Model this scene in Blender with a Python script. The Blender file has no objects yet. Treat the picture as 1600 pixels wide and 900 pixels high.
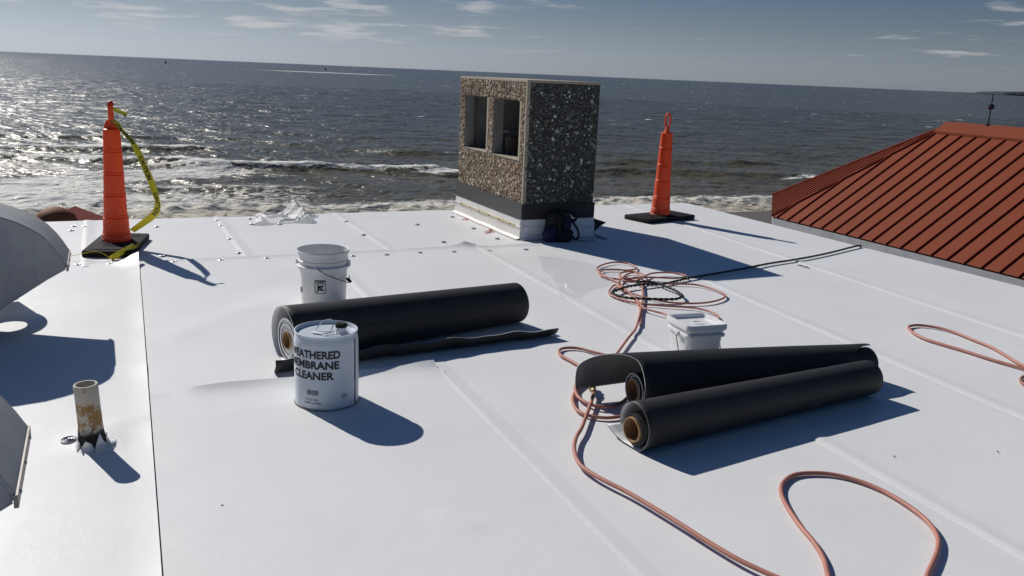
import bpy, bmesh, math, random
import numpy as np
from mathutils import Vector, Matrix

random.seed(7)
rng = np.random.default_rng(11)
SC = bpy.context.scene
COL = SC.collection

# ------------------------------------------------------------------ camera
CAM_H = 1.5
roll = math.atan(68 / 1600.0)
pitch = math.radians(13.964)
fwd = Vector((0, math.cos(pitch), -math.sin(pitch)))
r0 = Vector((1, 0, 0)); u0 = r0.cross(fwd)
rgt = math.cos(roll) * r0 + math.sin(roll) * u0
upv = -math.sin(roll) * r0 + math.cos(roll) * u0
cd = bpy.data.cameras.new("camera"); cam = bpy.data.objects.new("camera", cd); COL.objects.link(cam)
m3 = Matrix((rgt, upv, -fwd)).transposed()
cam.matrix_world = Matrix.Translation((0, 0, CAM_H)) @ m3.to_4x4()
cd.sensor_width = 36.0; cd.lens = 30.375
cd.clip_start = 0.05; cd.clip_end = 120000
SC.camera = cam

# ------------------------------------------------------------------ light
SUN_EL = math.radians(35.5)
SX, SY = -0.714, 0.700                 # where the sun stands, seen from above
sun_dir = Vector((SX * math.cos(SUN_EL), SY * math.cos(SUN_EL), math.sin(SUN_EL)))
sd = bpy.data.lights.new("sun", 'SUN'); sun = bpy.data.objects.new("sun", sd); COL.objects.link(sun)
sd.energy = 4.9; sd.angle = math.radians(0.55); sd.color = (1.0, 0.965, 0.915)
sun.rotation_euler = sun_dir.to_track_quat('Z', 'Y').to_euler()

W = bpy.data.worlds.new("World"); SC.world = W; W.use_nodes = True
nt = W.node_tree; nt.nodes.clear()
def N(tree, typ, **kw):
    n = tree.nodes.new(typ)
    for k, v in kw.items(): setattr(n, k, v)
    return n
def setin(n, **kw):
    for k, v in kw.items(): n.inputs[k.replace('_', ' ')].default_value = v
sky = N(nt, 'ShaderNodeTexSky', sky_type='NISHITA', sun_disc=False)
sky.sun_elevation = SUN_EL
sky.sun_rotation = math.atan2(SX, SY)
sky.air_density = 0.62; sky.dust_density = 0.35; sky.ozone_density = 3.0; sky.altitude = 10
hsv = N(nt, 'ShaderNodeHueSaturation'); hsv.inputs['Saturation'].default_value = 1.42
bg = N(nt, 'ShaderNodeBackground'); bg.inputs['Strength'].default_value = 0.06
out = N(nt, 'ShaderNodeOutputWorld')
# low fair-weather clouds as a pattern on a cloud deck seen from below
tc = N(nt, 'ShaderNodeTexCoord')
sep = N(nt, 'ShaderNodeSeparateXYZ')
nt.links.new(tc.outputs['Generated'], sep.inputs[0])
zz = N(nt, 'ShaderNodeMath', operation='MAXIMUM'); zz.inputs[1].default_value = 0.0
nt.links.new(sep.outputs['Z'], zz.inputs[0])
za = N(nt, 'ShaderNodeMath', operation='ADD'); za.inputs[1].default_value = 0.08
nt.links.new(zz.outputs[0], za.inputs[0])
dx = N(nt, 'ShaderNodeMath', operation='DIVIDE'); dy = N(nt, 'ShaderNodeMath', operation='DIVIDE')
nt.links.new(sep.outputs['X'], dx.inputs[0]); nt.links.new(za.outputs[0], dx.inputs[1])
nt.links.new(sep.outputs['Y'], dy.inputs[0]); nt.links.new(za.outputs[0], dy.inputs[1])
cmb = N(nt, 'ShaderNodeCombineXYZ')
nt.links.new(dx.outputs[0], cmb.inputs[0]); nt.links.new(dy.outputs[0], cmb.inputs[1])
n1 = N(nt, 'ShaderNodeTexNoise'); setin(n1, Scale=1.9, Detail=7.0, Roughness=0.52)
n2 = N(nt, 'ShaderNodeTexNoise'); setin(n2, Scale=0.33, Detail=2.0)
off = N(nt, 'ShaderNodeVectorMath', operation='ADD'); off.inputs[1].default_value = (29.7, 27.0, 5.0)
nt.links.new(cmb.outputs[0], off.inputs[0])
nt.links.new(off.outputs[0], n1.inputs['Vector']); nt.links.new(off.outputs[0], n2.inputs['Vector'])
ad = N(nt, 'ShaderNodeMath', operation='MULTIPLY_ADD'); ad.inputs[1].default_value = 0.45
nt.links.new(n2.outputs['Fac'], ad.inputs[0]); nt.links.new(n1.outputs['Fac'], ad.inputs[2])
cr = N(nt, 'ShaderNodeMapRange', interpolation_type='SMOOTHSTEP'); 
cr.inputs['From Min'].default_value = 0.765; cr.inputs['From Max'].default_value = 0.95
cr.inputs['To Max'].default_value = 0.42
nt.links.new(ad.outputs[0], cr.inputs['Value'])
fade = N(nt, 'ShaderNodeMapRange', interpolation_type='SMOOTHSTEP')
fade.inputs['From Min'].default_value = 0.016; fade.inputs['From Max'].default_value = 0.04
nt.links.new(sep.outputs['Z'], fade.inputs['Value'])
mul = N(nt, 'ShaderNodeMath', operation='MULTIPLY')
nt.links.new(cr.outputs[0], mul.inputs[0]); nt.links.new(fade.outputs[0], mul.inputs[1])
mix = N(nt, 'ShaderNodeMixRGB'); mix.inputs['Color2'].default_value = (14.5, 13.9, 13.6, 1)
nt.links.new(sky.outputs[0], hsv.inputs['Color'])
# grey-blue sea haze, the same all round the horizon
hz = N(nt, 'ShaderNodeMapRange', interpolation_type='SMOOTHERSTEP')
hz.inputs['From Min'].default_value = 0.27; hz.inputs['From Max'].default_value = -0.05; hz.inputs['To Max'].default_value = 0.92
nt.links.new(sep.outputs['Z'], hz.inputs['Value'])
bwn = N(nt, 'ShaderNodeRGBToBW'); nt.links.new(hsv.outputs[0], bwn.inputs[0])
hcol = N(nt, 'ShaderNodeMixRGB', blend_type='MULTIPLY'); hcol.inputs['Fac'].default_value = 1; hcol.inputs['Color2'].default_value = (.88, .98, 1.11, 1)
nt.links.new(bwn.outputs[0], hcol.inputs['Color1'])
hmx = N(nt, 'ShaderNodeMixRGB'); nt.links.new(hz.outputs[0], hmx.inputs['Fac']); nt.links.new(hsv.outputs[0], hmx.inputs['Color1']); nt.links.new(hcol.outputs[0], hmx.inputs['Color2'])
nt.links.new(hmx.outputs[0], mix.inputs['Color1']); nt.links.new(mul.outputs[0], mix.inputs['Fac'])
nt.links.new(mix.outputs[0], bg.inputs['Color']); nt.links.new(bg.outputs[0], out.inputs['Surface'])

SC.view_settings.view_transform = 'Standard'
try: SC.view_settings.look = 'None'
except Exception: pass
SC.view_settings.gamma = 1.0
SC.view_settings.use_curve_mapping = False
SC.view_settings.exposure = -0.32
SC.render.engine = 'CYCLES'
SC.cycles.max_bounces = 6; SC.cycles.diffuse_bounces = 3; SC.cycles.glossy_bounces = 3
SC.cycles.transparent_max_bounces = 8; SC.cycles.sample_clamp_indirect = 6.0
SC.cycles.caustics_reflective = False; SC.cycles.caustics_refractive = False

# ------------------------------------------------------------------ helpers
ANG = math.atan2(0.431, 0.902)                    # the roof's own axes: u along the sea edge, v away from us
BU = np.array([math.cos(ANG), math.sin(ANG)]); BV = np.array([-math.sin(ANG), math.cos(ANG)])
OO = np.array([-0.61, 9.57])
def RW(u, v, z=0.0):
    p = OO + u * BU + v * BV
    return Vector((p[0], p[1], z))
def UV(x, y):
    d = np.array([x, y]) - OO
    return float(d @ BU), float(d @ BV)

def M(name, color, rough=0.6, metal=0.0, spec=0.5, noise=None, bump=None, extra=None):
    """noise: (scale, amount, second colour); bump: (scale, strength, distance)"""
    m = bpy.data.materials.new(name); m.use_nodes = True
    t = m.node_tree; b = t.nodes['Principled BSDF']
    b.inputs['Base Color'].default_value = (*color, 1); b.inputs['Roughness'].default_value = rough
    b.inputs['Metallic'].default_value = metal; b.inputs['Specular IOR Level'].default_value = spec
    co = N(t, 'ShaderNodeTexCoord')
    if noise:
        n = N(t, 'ShaderNodeTexNoise'); setin(n, Scale=noise[0], Detail=6.0, Roughness=0.62)
        t.links.new(co.outputs['Object'], n.inputs['Vector'])
        r = N(t, 'ShaderNodeMapRange'); r.inputs['From Min'].default_value = 0.35; r.inputs['From Max'].default_value = 0.7
        r.inputs['To Max'].default_value = noise[1]
        t.links.new(n.outputs['Fac'], r.inputs['Value'])
        x = N(t, 'ShaderNodeMixRGB'); x.inputs['Color1'].default_value = (*color, 1); x.inputs['Color2'].default_value = (*noise[2], 1)
        t.links.new(r.outputs[0], x.inputs['Fac']); t.links.new(x.outputs[0], b.inputs['Base Color'])
    if bump:
        n = N(t, 'ShaderNodeTexNoise'); setin(n, Scale=bump[0], Detail=4.0)
        t.links.new(co.outputs['Object'], n.inputs['Vector'])
        bp = N(t, 'ShaderNodeBump'); bp.inputs['Strength'].default_value = bump[1]; bp.inputs['Distance'].default_value = bump[2]
        t.links.new(n.outputs['Fac'], bp.inputs['Height']); t.links.new(bp.outputs[0], b.inputs['Normal'])
    if extra: extra(m, t, b, co)
    return m

def link(name, me, parent=None, loc=None, rz=None):
    o = bpy.data.objects.new(name, me); COL.objects.link(o)
    if parent: o.parent = parent
    if loc is not None: o.location = loc
    if rz is not None: o.rotation_euler = (0, 0, rz)
    return o
def mesh(name, V, F, mats, parent=None, smooth=False, midx=None, loc=None, rz=None):
    me = bpy.data.meshes.new(name); me.from_pydata([tuple(v) for v in V], [], [tuple(f) for f in F])
    if not isinstance(mats, (list, tuple)): mats = [mats]
    for m in mats: me.materials.append(m)
    if midx is not None: me.polygons.foreach_set('material_index', midx)
    if smooth: me.polygons.foreach_set('use_smooth', [True] * len(me.polygons))
    me.update()
    return link(name, me, parent, loc, rz)
def thing(name, label, cat, loc=(0, 0, 0), rz=0.0, group=None):
    o = bpy.data.objects.new(name, None); COL.objects.link(o)
    o.location = loc; o.rotation_euler = (0, 0, rz); o.empty_display_size = 0.1
    o['label'] = label; o['category'] = cat
    if group: o['group'] = group
    return o
def tag(o, label, cat, group=None):
    o['label'] = label; o['category'] = cat
    if group: o['group'] = group
    return o
def struct(o): o['kind'] = 'structure'; return o
def copy_tree(o, parent=None):
    c = o.copy(); COL.objects.link(c)
    if parent: c.parent = parent
    for ch in list(o.children): copy_tree(ch, c)
    return c

class B:
    """collects geometry for one mesh object"""
    def __init__(s): s.V = []; s.F = []; s.I = []
    def add(s, V, F, mi=0):
        o = len(s.V); s.V += [tuple(v) for v in V]; s.F += [tuple(i + o for i in f) for f in F]; s.I += [mi] * len(F); return s
    def box(s, x0, x1, y0, y1, z0, z1, mi=0, T=None):
        V = [Vector((x, y, z)) for z in (z0, z1) for y in (y0, y1) for x in (x0, x1)]
        if T is not None: V = [T @ v for v in V]
        return s.add(V, [(0, 2, 3, 1), (4, 5, 7, 6), (0, 1, 5, 4), (2, 6, 7, 3), (0, 4, 6, 2), (1, 3, 7, 5)], mi)
    def bbox(s, x0, x1, y0, y1, z0, z1, r, mi=0, seg=2):
        """bevelled box"""
        bm = bmesh.new(); bmesh.ops.create_cube(bm, size=1)
        for v in bm.verts: v.co = Vector((x0 + (v.co.x + .5) * (x1 - x0), y0 + (v.co.y + .5) * (y1 - y0), z0 + (v.co.z + .5) * (z1 - z0)))
        bmesh.ops.bevel(bm, geom=bm.edges[:], offset=r, segments=seg, profile=0.6, affect='EDGES')
        bm.verts.index_update()
        s.add([v.co.copy() for v in bm.verts], [[v.index for v in f.verts] for f in bm.faces], mi); bm.free(); return s
    def lathe(s, prof, n=40, mi=0, c=(0, 0, 0)):
        o = len(s.V); k = len(prof)
        for r, z in prof:
            for j in range(n):
                a = 2 * math.pi * j / n; s.V.append((c[0] + r * math.cos(a), c[1] + r * math.sin(a), c[2] + z))
        for i in range(k - 1):
            for j in range(n):
                jj = (j + 1) % n
                s.F.append((o + i * n + j, o + i * n + jj, o + (i + 1) * n + jj, o + (i + 1) * n + j)); s.I.append(mi)
        return s
    def disc(s, r, z, n=40, mi=0, c=(0, 0, 0), flip=False):
        o = len(s.V)
        for j in range(n):
            a = 2 * math.pi * j / n; s.V.append((c[0] + r * math.cos(a), c[1] + r * math.sin(a), c[2] + z))
        f = tuple(range(o, o + n)); s.F.append(f[::-1] if flip else f); s.I.append(mi); return s
    def tube(s, P, r, n=8, mi=0, closed=False, caps=True):
        P = [Vector(p) for p in P]; k = len(P); o = len(s.V)
        ref = None
        for i, p in enumerate(P):
            t = (P[min(i + 1, k - 1)] - P[max(i - 1, 0)]) if not closed else (P[(i + 1) % k] - P[i - 1])
            t.normalize()
            if ref is None:
                ref = Vector((0, 0, 1)) if abs(t.z) < .9 else Vector((1, 0, 0))
            x = (ref - t * ref.dot(t)); x.normalize(); y = t.cross(x); ref = x
            rr = r[i] if hasattr(r, '__len__') else r
            for j in range(n):
                a = 2 * math.pi * j / n; s.V.append(tuple(p + rr * (math.cos(a) * x + math.sin(a) * y)))
        for i in range(k - 1 + (1 if closed else 0)):
            i2 = (i + 1) % k
            for j in range(n):
                jj = (j + 1) % n
                s.F.append((o + i * n + j, o + i * n + jj, o + i2 * n + jj, o + i2 * n + j)); s.I.append(mi)
        if caps and not closed:
            s.F.append(tuple(range(o + n - 1, o - 1, -1))); s.I.append(mi)
            e = o + (k - 1) * n; s.F.append(tuple(range(e, e + n))); s.I.append(mi)
        return s
    def build(s, name, mats, parent=None, smooth=False, loc=None, rz=None):
        return mesh(name, s.V, s.F, mats, parent, smooth, s.I, loc, rz)
def auto(o, deg=35):
    me = o.data
    me.polygons.foreach_set('use_smooth', [True] * len(me.polygons))
    bm = bmesh.new(); bm.from_mesh(me)
    lim = math.radians(deg)
    for e in bm.edges:
        e.smooth = not (len(e.link_faces) == 2 and e.calc_face_angle(0) > lim)
    bm.to_mesh(me); bm.free(); return o
def spline(P, step=0.02):
    P = [Vector(p) for p in P]; out = []
    for i in range(len(P) - 1):
        p0 = P[max(i - 1, 0)]; p1 = P[i]; p2 = P[i + 1]; p3 = P[min(i + 2, len(P) - 1)]
        n = max(2, int((p2 - p1).length / step))
        for k in range(n):
            t = k / n
            out.append(0.5 * ((2 * p1) + (p2 - p0) * t + (2 * p0 - 5 * p1 + 4 * p2 - p3) * t * t + (3 * p1 - p0 - 3 * p2 + p3) * t ** 3))
    out.append(P[-1]); return out
# lattice value noise for numpy arrays
_perm = rng.permutation(4096)
_val = rng.random(4096)
def vnoise(x, y, seed=0):
    xi = np.floor(x).astype(np.int64); yi = np.floor(y).astype(np.int64); fx = x - xi; fy = y - yi
    fx = fx * fx * fx * (fx * (fx * 6 - 15) + 10); fy = fy * fy * fy * (fy * (fy * 6 - 15) + 10)
    def h(a, b): return _val[(_perm[(_perm[(a + seed * 57) & 4095] + b) & 4095])]
    v00 = h(xi, yi); v10 = h(xi + 1, yi); v01 = h(xi, yi + 1); v11 = h(xi + 1, yi + 1)
    return (v00 * (1 - fx) + v10 * fx) * (1 - fy) + (v01 * (1 - fx) + v11 * fx) * fy
def fbm(x, y, oct=4, seed=0):
    s = 0; a = 0.5; t = 0
    for i in range(oct):
        s = s + a * vnoise(x * 2 ** i + 17.3 * i, y * 2 ** i - 9.1 * i, seed + i); t += a; a *= 0.5
    return s / t
def sstep(a, b, x):
    t = np.clip((x - a) / (b - a), 0, 1); return t * t * (3 - 2 * t)
def text_mesh(body, size, bold=0.0):
    cu = bpy.data.curves.new("t", 'FONT'); cu.body = body; cu.size = size; cu.offset = bold; cu.align_x = 'CENTER'
    cu.resolution_u = 3
    o = bpy.data.objects.new("t", cu); COL.objects.link(o)
    bpy.context.view_layer.update()
    me = bpy.data.meshes.new_from_object(o.evaluated_get(bpy.context.evaluated_depsgraph_get()))
    V = [v.co.copy() for v in me.vertices]; F = [tuple(p.vertices) for p in me.polygons]
    bpy.data.objects.remove(o); bpy.data.curves.remove(cu); bpy.data.meshes.remove(me)
    return V, F

# ------------------------------------------------------------------ materials
def memb_extra(m, t, b, co):
    # faint scuffs and dust on a white membrane, plus its fine scrim
    g = N(t, 'ShaderNodeNewGeometry')
    a = N(t, 'ShaderNodeTexNoise'); setin(a, Scale=1.1, Detail=5.0, Roughness=0.6)
    c = N(t, 'ShaderNodeTexNoise'); setin(c, Scale=260.0, Detail=2.0)
    d = N(t, 'ShaderNodeTexNoise'); setin(d, Scale=22.0, Detail=6.0, Roughness=0.7)
    for n in (a, c, d): t.links.new(g.outputs['Position'], n.inputs['Vector'])
    r = N(t, 'ShaderNodeMapRange'); r.inputs['From Min'].default_value = .42; r.inputs['From Max'].default_value = .75; r.inputs['To Max'].default_value = .5
    t.links.new(a.outputs['Fac'], r.inputs['Value'])
    x = N(t, 'ShaderNodeMixRGB'); x.inputs['Color1'].default_value = (.81, .808, .80, 1); x.inputs['Color2'].default_value = (.72, .715, .70, 1)
    t.links.new(r.outputs[0], x.inputs['Fac'])
    r2 = N(t, 'ShaderNodeMapRange'); r2.inputs['From Min'].default_value = .64; r2.inputs['From Max'].default_value = .8; r2.inputs['To Max'].default_value = .35
    t.links.new(d.outputs['Fac'], r2.inputs['Value'])
    y = N(t, 'ShaderNodeMixRGB'); y.inputs['Color2'].default_value = (.62, .60, .57, 1)
    t.links.new(x.outputs[0], y.inputs['Color1']); t.links.new(r2.outputs[0], y.inputs['Fac'])
    t.links.new(y.outputs[0], b.inputs['Base Color'])
    w = N(t, 'ShaderNodeTexNoise'); setin(w, Scale=7.0, Detail=5.0, Roughness=.6); w.inputs['Distortion'].default_value = .1; t.links.new(g.outputs['Position'], w.inputs['Vector'])
    bw = N(t, 'ShaderNodeBump'); bw.inputs['Strength'].default_value = .32; bw.inputs['Distance'].default_value = .006; t.links.new(w.outputs['Fac'], bw.inputs['Height'])
    bp = N(t, 'ShaderNodeBump'); bp.inputs['Strength'].default_value = .3; bp.inputs['Distance'].default_value = .0012; t.links.new(bw.outputs[0], bp.inputs['Normal'])
    t.links.new(c.outputs['Fac'], bp.inputs['Height']); t.links.new(bp.outputs[0], b.inputs['Normal'])
MEMB = M('white_membrane', (.8, .8, .8), rough=.5, spec=.45, extra=memb_extra)
WHITE = M('white_plastic', (.80, .80, .80), rough=.4, noise=(9, .35, (.7, .69, .67)))
PRIME = M('bonded_white', (.74, .72, .68), rough=.5, noise=(14, .5, (.60, .56, .48)))
def roll_extra(m, t, b, co):
    b.inputs['Sheen Weight'].default_value = 0.04
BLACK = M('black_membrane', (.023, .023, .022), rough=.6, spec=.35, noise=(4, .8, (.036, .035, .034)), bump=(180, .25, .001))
ROLLIN = M('grey_backing', (.10, .10, .105), rough=.6, noise=(5, .5, (.14, .14, .14)))
ROLLWHITE = M('white_backing', (.72, .72, .71), rough=.5)
def cone_extra(m, t, b, co):
    # thin translucent plastic shell
    o = t.nodes['Material Output']; tr = N(t, 'ShaderNodeBsdfTranslucent'); tr.inputs['Color'].default_value = (1.0, .16, .02, 1)
    x = N(t, 'ShaderNodeMixShader'); x.inputs['Fac'].default_value = .2
    t.links.new(b.outputs[0], x.inputs[1]); t.links.new(tr.outputs[0], x.inputs[2]); t.links.new(x.outputs[0], o.inputs['Surface'])
RUBBER = M('black_rubber', (.014, .014, .014), rough=.85, spec=.2, noise=(18, .7, (.03, .029, .027)), bump=(90, .4, .003))
CARD = M('brown_cardboard', (.36, .22, .11), rough=.85, noise=(20, .6, (.26, .15, .07)), bump=(120, .3, .001))
ORANGE = M('orange_plastic', (.90, .10, .015), rough=.48, noise=(11, .6, (.62, .075, .025)), bump=(60, .15, .001), extra=cone_extra)
ORANGE2 = M('red_plastic', (.62, .03, .03), rough=.4)
YELLOW = M('yellow_tape', (.85, .68, .03), rough=.45, spec=.4)
INK = M('black_print', (.012, .013, .016), rough=.6)
INKG = M('grey_print', (.12, .13, .15), rough=.6)
CANW = M('painted_steel', (.60, .66, .72), rough=.38, noise=(11, .5, (.62, .65, .68)), bump=(25, .2, .002))
STEEL = M('bright_steel', (.62, .62, .62), rough=.32, metal=1.0)
PLATEM = M('galvanised_plate', (.42, .42, .43), rough=.38, metal=1.0, noise=(40, .7, (.24, .24, .25)))
DARKMET = M('dark_metal', (.04, .04, .045), rough=.4, metal=.8)
BALLM = M('dark_glass_ball', (.02, .025, .04), rough=.05, spec=.9)
RUSTY = M('rusty_seam', (.20, .15, .11), rough=.7, noise=(60, .9, (.36, .34, .31)))
NAVY = M('navy_fabric', (.010, .012, .055), rough=.85, noise=(40, .6, (.006, .007, .03)), bump=(300, .4, .001))
BLKFAB = M('black_fabric', (.008, .008, .010), rough=.85, bump=(260, .4, .001))
LOGOW = M('white_print', (.8, .8, .8), rough=.6)
HOSE = M('orange_hose', (.50, .21, .15), rough=.55, noise=(12, .8, (.38, .15, .11)))
HOSE2 = M('faded_hose_end', (.36, .17, .11), rough=.6, noise=(12, .8, (.22, .10, .07)))
BRASS = M('brass', (.45, .36, .2), rough=.45, metal=.7, noise=(50, .6, (.3, .25, .17)))
ROPE = M('black_rope', (.018, .018, .02), rough=.7, bump=(300, .5, .001))
REDMK = M('red_marker', (.78, .22, .16), rough=.6)
def galv(m, t, b, co):
    v = N(t, 'ShaderNodeTexVoronoi'); setin(v, Scale=22.0)
    n = N(t, 'ShaderNodeTexNoise'); setin(n, Scale=4.0, Detail=8.0, Roughness=.7)
    mp = N(t, 'ShaderNodeMapping'); mp.inputs['Scale'].default_value = (1, 1, .35)
    t.links.new(co.outputs['Object'], mp.inputs[0])
    t.links.new(co.outputs['Object'], v.inputs['Vector']); t.links.new(mp.outputs[0], n.inputs['Vector'])
    x = N(t, 'ShaderNodeMixRGB', blend_type='MIX'); x.inputs['Color1'].default_value = (.36, .365, .37, 1); x.inputs['Color2'].default_value = (.47, .46, .43, 1)
    r = N(t, 'ShaderNodeMapRange'); r.inputs['From Min'].default_value = .38; r.inputs['From Max'].default_value = .66
    t.links.new(n.outputs['Fac'], r.inputs['Value']); t.links.new(r.outputs[0], x.inputs['Fac'])
    y = N(t, 'ShaderNodeMixRGB', blend_type='MULTIPLY'); y.inputs['Fac'].default_value = .10
    t.links.new(x.outputs[0], y.inputs['Color1']); t.links.new(v.outputs['Color'], y.inputs['Color2'])
    t.links.new(y.outputs[0], b.inputs['Base Color'])
GALV = M('weathered_galvanised_steel', (.4, .4, .4), rough=.55, metal=.12, extra=galv)
def aggr(scale=70, dark=False):
    def f(m, t, b, co):
        v = N(t, 'ShaderNodeTexVoronoi'); setin(v, Scale=scale)
        n = N(t, 'ShaderNodeTexNoise'); setin(n, Scale=scale * 1.6, Detail=4.0, Roughness=.7)
        big = N(t, 'ShaderNodeTexNoise'); setin(big, Scale=2.3, Detail=5.0, Roughness=.6)
        nx = N(t, 'ShaderNodeMixRGB'); nx.inputs['Fac'].default_value = .06
        t.links.new(co.outputs['Object'], nx.inputs['Color1']); t.links.new(n.outputs['Color'], nx.inputs['Color2'])
        t.links.new(nx.outputs[0], v.inputs['Vector'])
        for q in (n, big): t.links.new(co.outputs['Object'], q.inputs['Vector'])
        s = N(t, 'ShaderNodeSeparateColor'); t.links.new(v.outputs['Color'], s.inputs[0])
        rp = N(t, 'ShaderNodeValToRGB'); e = rp.color_ramp
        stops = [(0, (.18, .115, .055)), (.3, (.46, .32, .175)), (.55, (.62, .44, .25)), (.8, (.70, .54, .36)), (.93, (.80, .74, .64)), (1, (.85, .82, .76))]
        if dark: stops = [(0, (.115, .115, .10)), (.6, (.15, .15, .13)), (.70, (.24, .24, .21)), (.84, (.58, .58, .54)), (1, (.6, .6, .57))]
        e.elements[0].position = stops[0][0]; e.elements[0].color = (*stops[0][1], 1)
        e.elements[1].position = 1; e.elements[1].color = (*stops[-1][1], 1)
        for p, c in stops[1:-1]:
            q = e.elements.new(p); q.color = (*c, 1)
        t.links.new(s.outputs[0], rp.inputs['Fac'])
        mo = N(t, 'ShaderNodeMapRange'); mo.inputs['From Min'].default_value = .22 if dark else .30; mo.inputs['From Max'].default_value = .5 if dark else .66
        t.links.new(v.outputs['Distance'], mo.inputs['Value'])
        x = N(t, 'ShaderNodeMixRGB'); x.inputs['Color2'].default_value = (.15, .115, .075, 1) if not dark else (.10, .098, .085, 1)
        t.links.new(mo.outputs[0], x.inputs['Fac']); t.links.new(rp.outputs[0], x.inputs['Color1'])
        y = N(t, 'ShaderNodeMixRGB', blend_type='MULTIPLY'); y.inputs['Fac'].default_value = .6
        r = N(t, 'ShaderNodeMapRange'); r.inputs['From Min'].default_value = .3; r.inputs['From Max'].default_value = .7; r.inputs['To Min'].default_value = .55; r.inputs['To Max'].default_value = 1.1
        t.links.new(big.outputs['Fac'], r.inputs['Value'])
        t.links.new(x.outputs[0], y.inputs['Color1']); t.links.new(r.outputs[0], y.inputs['Color2'])
        t.links.new(y.outputs[0], b.inputs['Base Color'])
        bp = N(t, 'ShaderNodeBump'); bp.inputs['Strength'].default_value = 1.0; bp.inputs['Distance'].default_value = .022; bp.invert = True
        t.links.new(v.outputs['Distance'], bp.inputs['Height']); t.links.new(bp.outputs[0], b.inputs['Normal'])
    return f
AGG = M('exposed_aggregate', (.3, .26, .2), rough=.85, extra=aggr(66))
AGG_SHADED = M('exposed_aggregate_shaded', (.18, .18, .16), rough=.85, extra=aggr(58, True))  # darker copy of the aggregate: shade of the sunless faces put into colour
CONC = M('smooth_concrete', (.42, .36, .27), rough=.85, noise=(9, .7, (.30, .27, .21)), bump=(40, .3, .003))
CONCD = M('grey_concrete', (.27, .275, .26), rough=.9, noise=(6, .7, (.13, .13, .125)))
BAND = M('dark_rubber_flashing', (.045, .046, .047), rough=.6, noise=(12, .5, (.07, .07, .07)))
PIPEM = None
def pipe_extra(m, t, b, co):
    n = N(t, 'ShaderNodeTexNoise'); setin(n, Scale=19.0, Detail=7.0, Roughness=.68)
    n2 = N(t, 'ShaderNodeTexNoise'); setin(n2, Scale=30.0, Detail=6.0, Roughness=.7)
    for q in (n, n2): t.links.new(co.outputs['Object'], q.inputs['Vector'])
    s = N(t, 'ShaderNodeSeparateXYZ'); t.links.new(co.outputs['Object'], s.inputs[0])
    # paint on top, ochre where it has flaked in the middle, rust and tar at the foot
    md = N(t, 'ShaderNodeMapRange', interpolation_type='SMOOTHSTEP'); md.inputs['From Min'].default_value = .245; md.inputs['From Max'].default_value = .17; md.inputs['To Max'].default_value = .14
    t.links.new(s.outputs['Z'], md.inputs['Value'])
    a = N(t, 'ShaderNodeMath', operation='ADD'); t.links.new(n.outputs['Fac'], a.inputs[0]); t.links.new(md.outputs[0], a.inputs[1])
    r = N(t, 'ShaderNodeMapRange', interpolation_type='SMOOTHSTEP'); r.inputs['From Min'].default_value = .59; r.inputs['From Max'].default_value = .66
    t.links.new(a.outputs[0], r.inputs['Value'])
    oc = N(t, 'ShaderNodeMixRGB'); oc.inputs['Color1'].default_value = (.42, .22, .05, 1); oc.inputs['Color2'].default_value = (.22, .13, .06, 1); t.links.new(n2.outputs['Fac'], oc.inputs['Fac'])
    x = N(t, 'ShaderNodeMixRGB'); x.inputs['Color1'].default_value = (.50, .45, .37, 1)
    t.links.new(oc.outputs[0], x.inputs['Color2']); t.links.new(r.outputs[0], x.inputs['Fac'])
    ft = N(t, 'ShaderNodeMath', operation='MULTIPLY_ADD'); ft.inputs[1].default_value = .17; t.links.new(n.outputs['Fac'], ft.inputs[0]); ft.inputs[2].default_value = .0
    sb = N(t, 'ShaderNodeMath', operation='SUBTRACT'); t.links.new(ft.outputs[0], sb.inputs[0]); t.links.new(s.outputs['Z'], sb.inputs[1])
    r3 = N(t, 'ShaderNodeMapRange', interpolation_type='SMOOTHSTEP'); r3.inputs['From Min'].default_value = -.015; r3.inputs['From Max'].default_value = .012
    t.links.new(sb.outputs[0], r3.inputs['Value'])
    y = N(t, 'ShaderNodeMixRGB'); y.inputs['Color2'].default_value = (.035, .026, .02, 1)
    t.links.new(x.outputs[0], y.inputs['Color1']); t.links.new(r3.outputs[0], y.inputs['Fac']); t.links.new(y.outputs[0], b.inputs['Base Color'])
    bp = N(t, 'ShaderNodeBump'); bp.inputs['Strength'].default_value = .5; bp.inputs['Distance'].default_value = .002
    t.links.new(n2.outputs['Fac'], bp.inputs['Height']); t.links.new(bp.outputs[0], b.inputs['Normal'])
PIPEM = M('flaking_painted_pipe', (.5, .48, .43), rough=.7, extra=pipe_extra)
REDROOF = M('red_metal_roof', (.235, .058, .027), rough=.6, spec=.12, noise=(.8, .7, (.205, .050, .024)), bump=(1.5, .15, .02))
REDROOF2 = M('red_metal_seam', (.23, .04, .018), rough=.6, spec=.12)
FASC = M('grey_fascia', (.55, .56, .57), rough=.5, noise=(3, .5, (.28, .28, .29)))
WALLM = M('painted_wall', (.5, .48, .44), rough=.8, noise=(2, .5, (.42, .4, .36)))
SAND = M('beach_sand', (.11, .10, .085), rough=.8, noise=(.35, .8, (.075, .068, .06)), bump=(3, .6, .05))
def film_mat(name, alpha, tint, rough=.18):
    m = bpy.data.materials.new(name); m.use_nodes = True; t = m.node_tree
    b = t.nodes['Principled BSDF']; o = t.nodes['Material Output']
    b.inputs['Base Color'].default_value = (*tint, 1); b.inputs['Roughness'].default_value = rough; b.inputs['Specular IOR Level'].default_value = .7
    tr = N(t, 'ShaderNodeBsdfTransparent'); x = N(t, 'ShaderNodeMixShader'); x.inputs['Fac'].default_value = alpha
    t.links.new(tr.outputs[0], x.inputs[1]); t.links.new(b.outputs[0], x.inputs[2]); t.links.new(x.outputs[0], o.inputs['Surface'])
    return m
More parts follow.
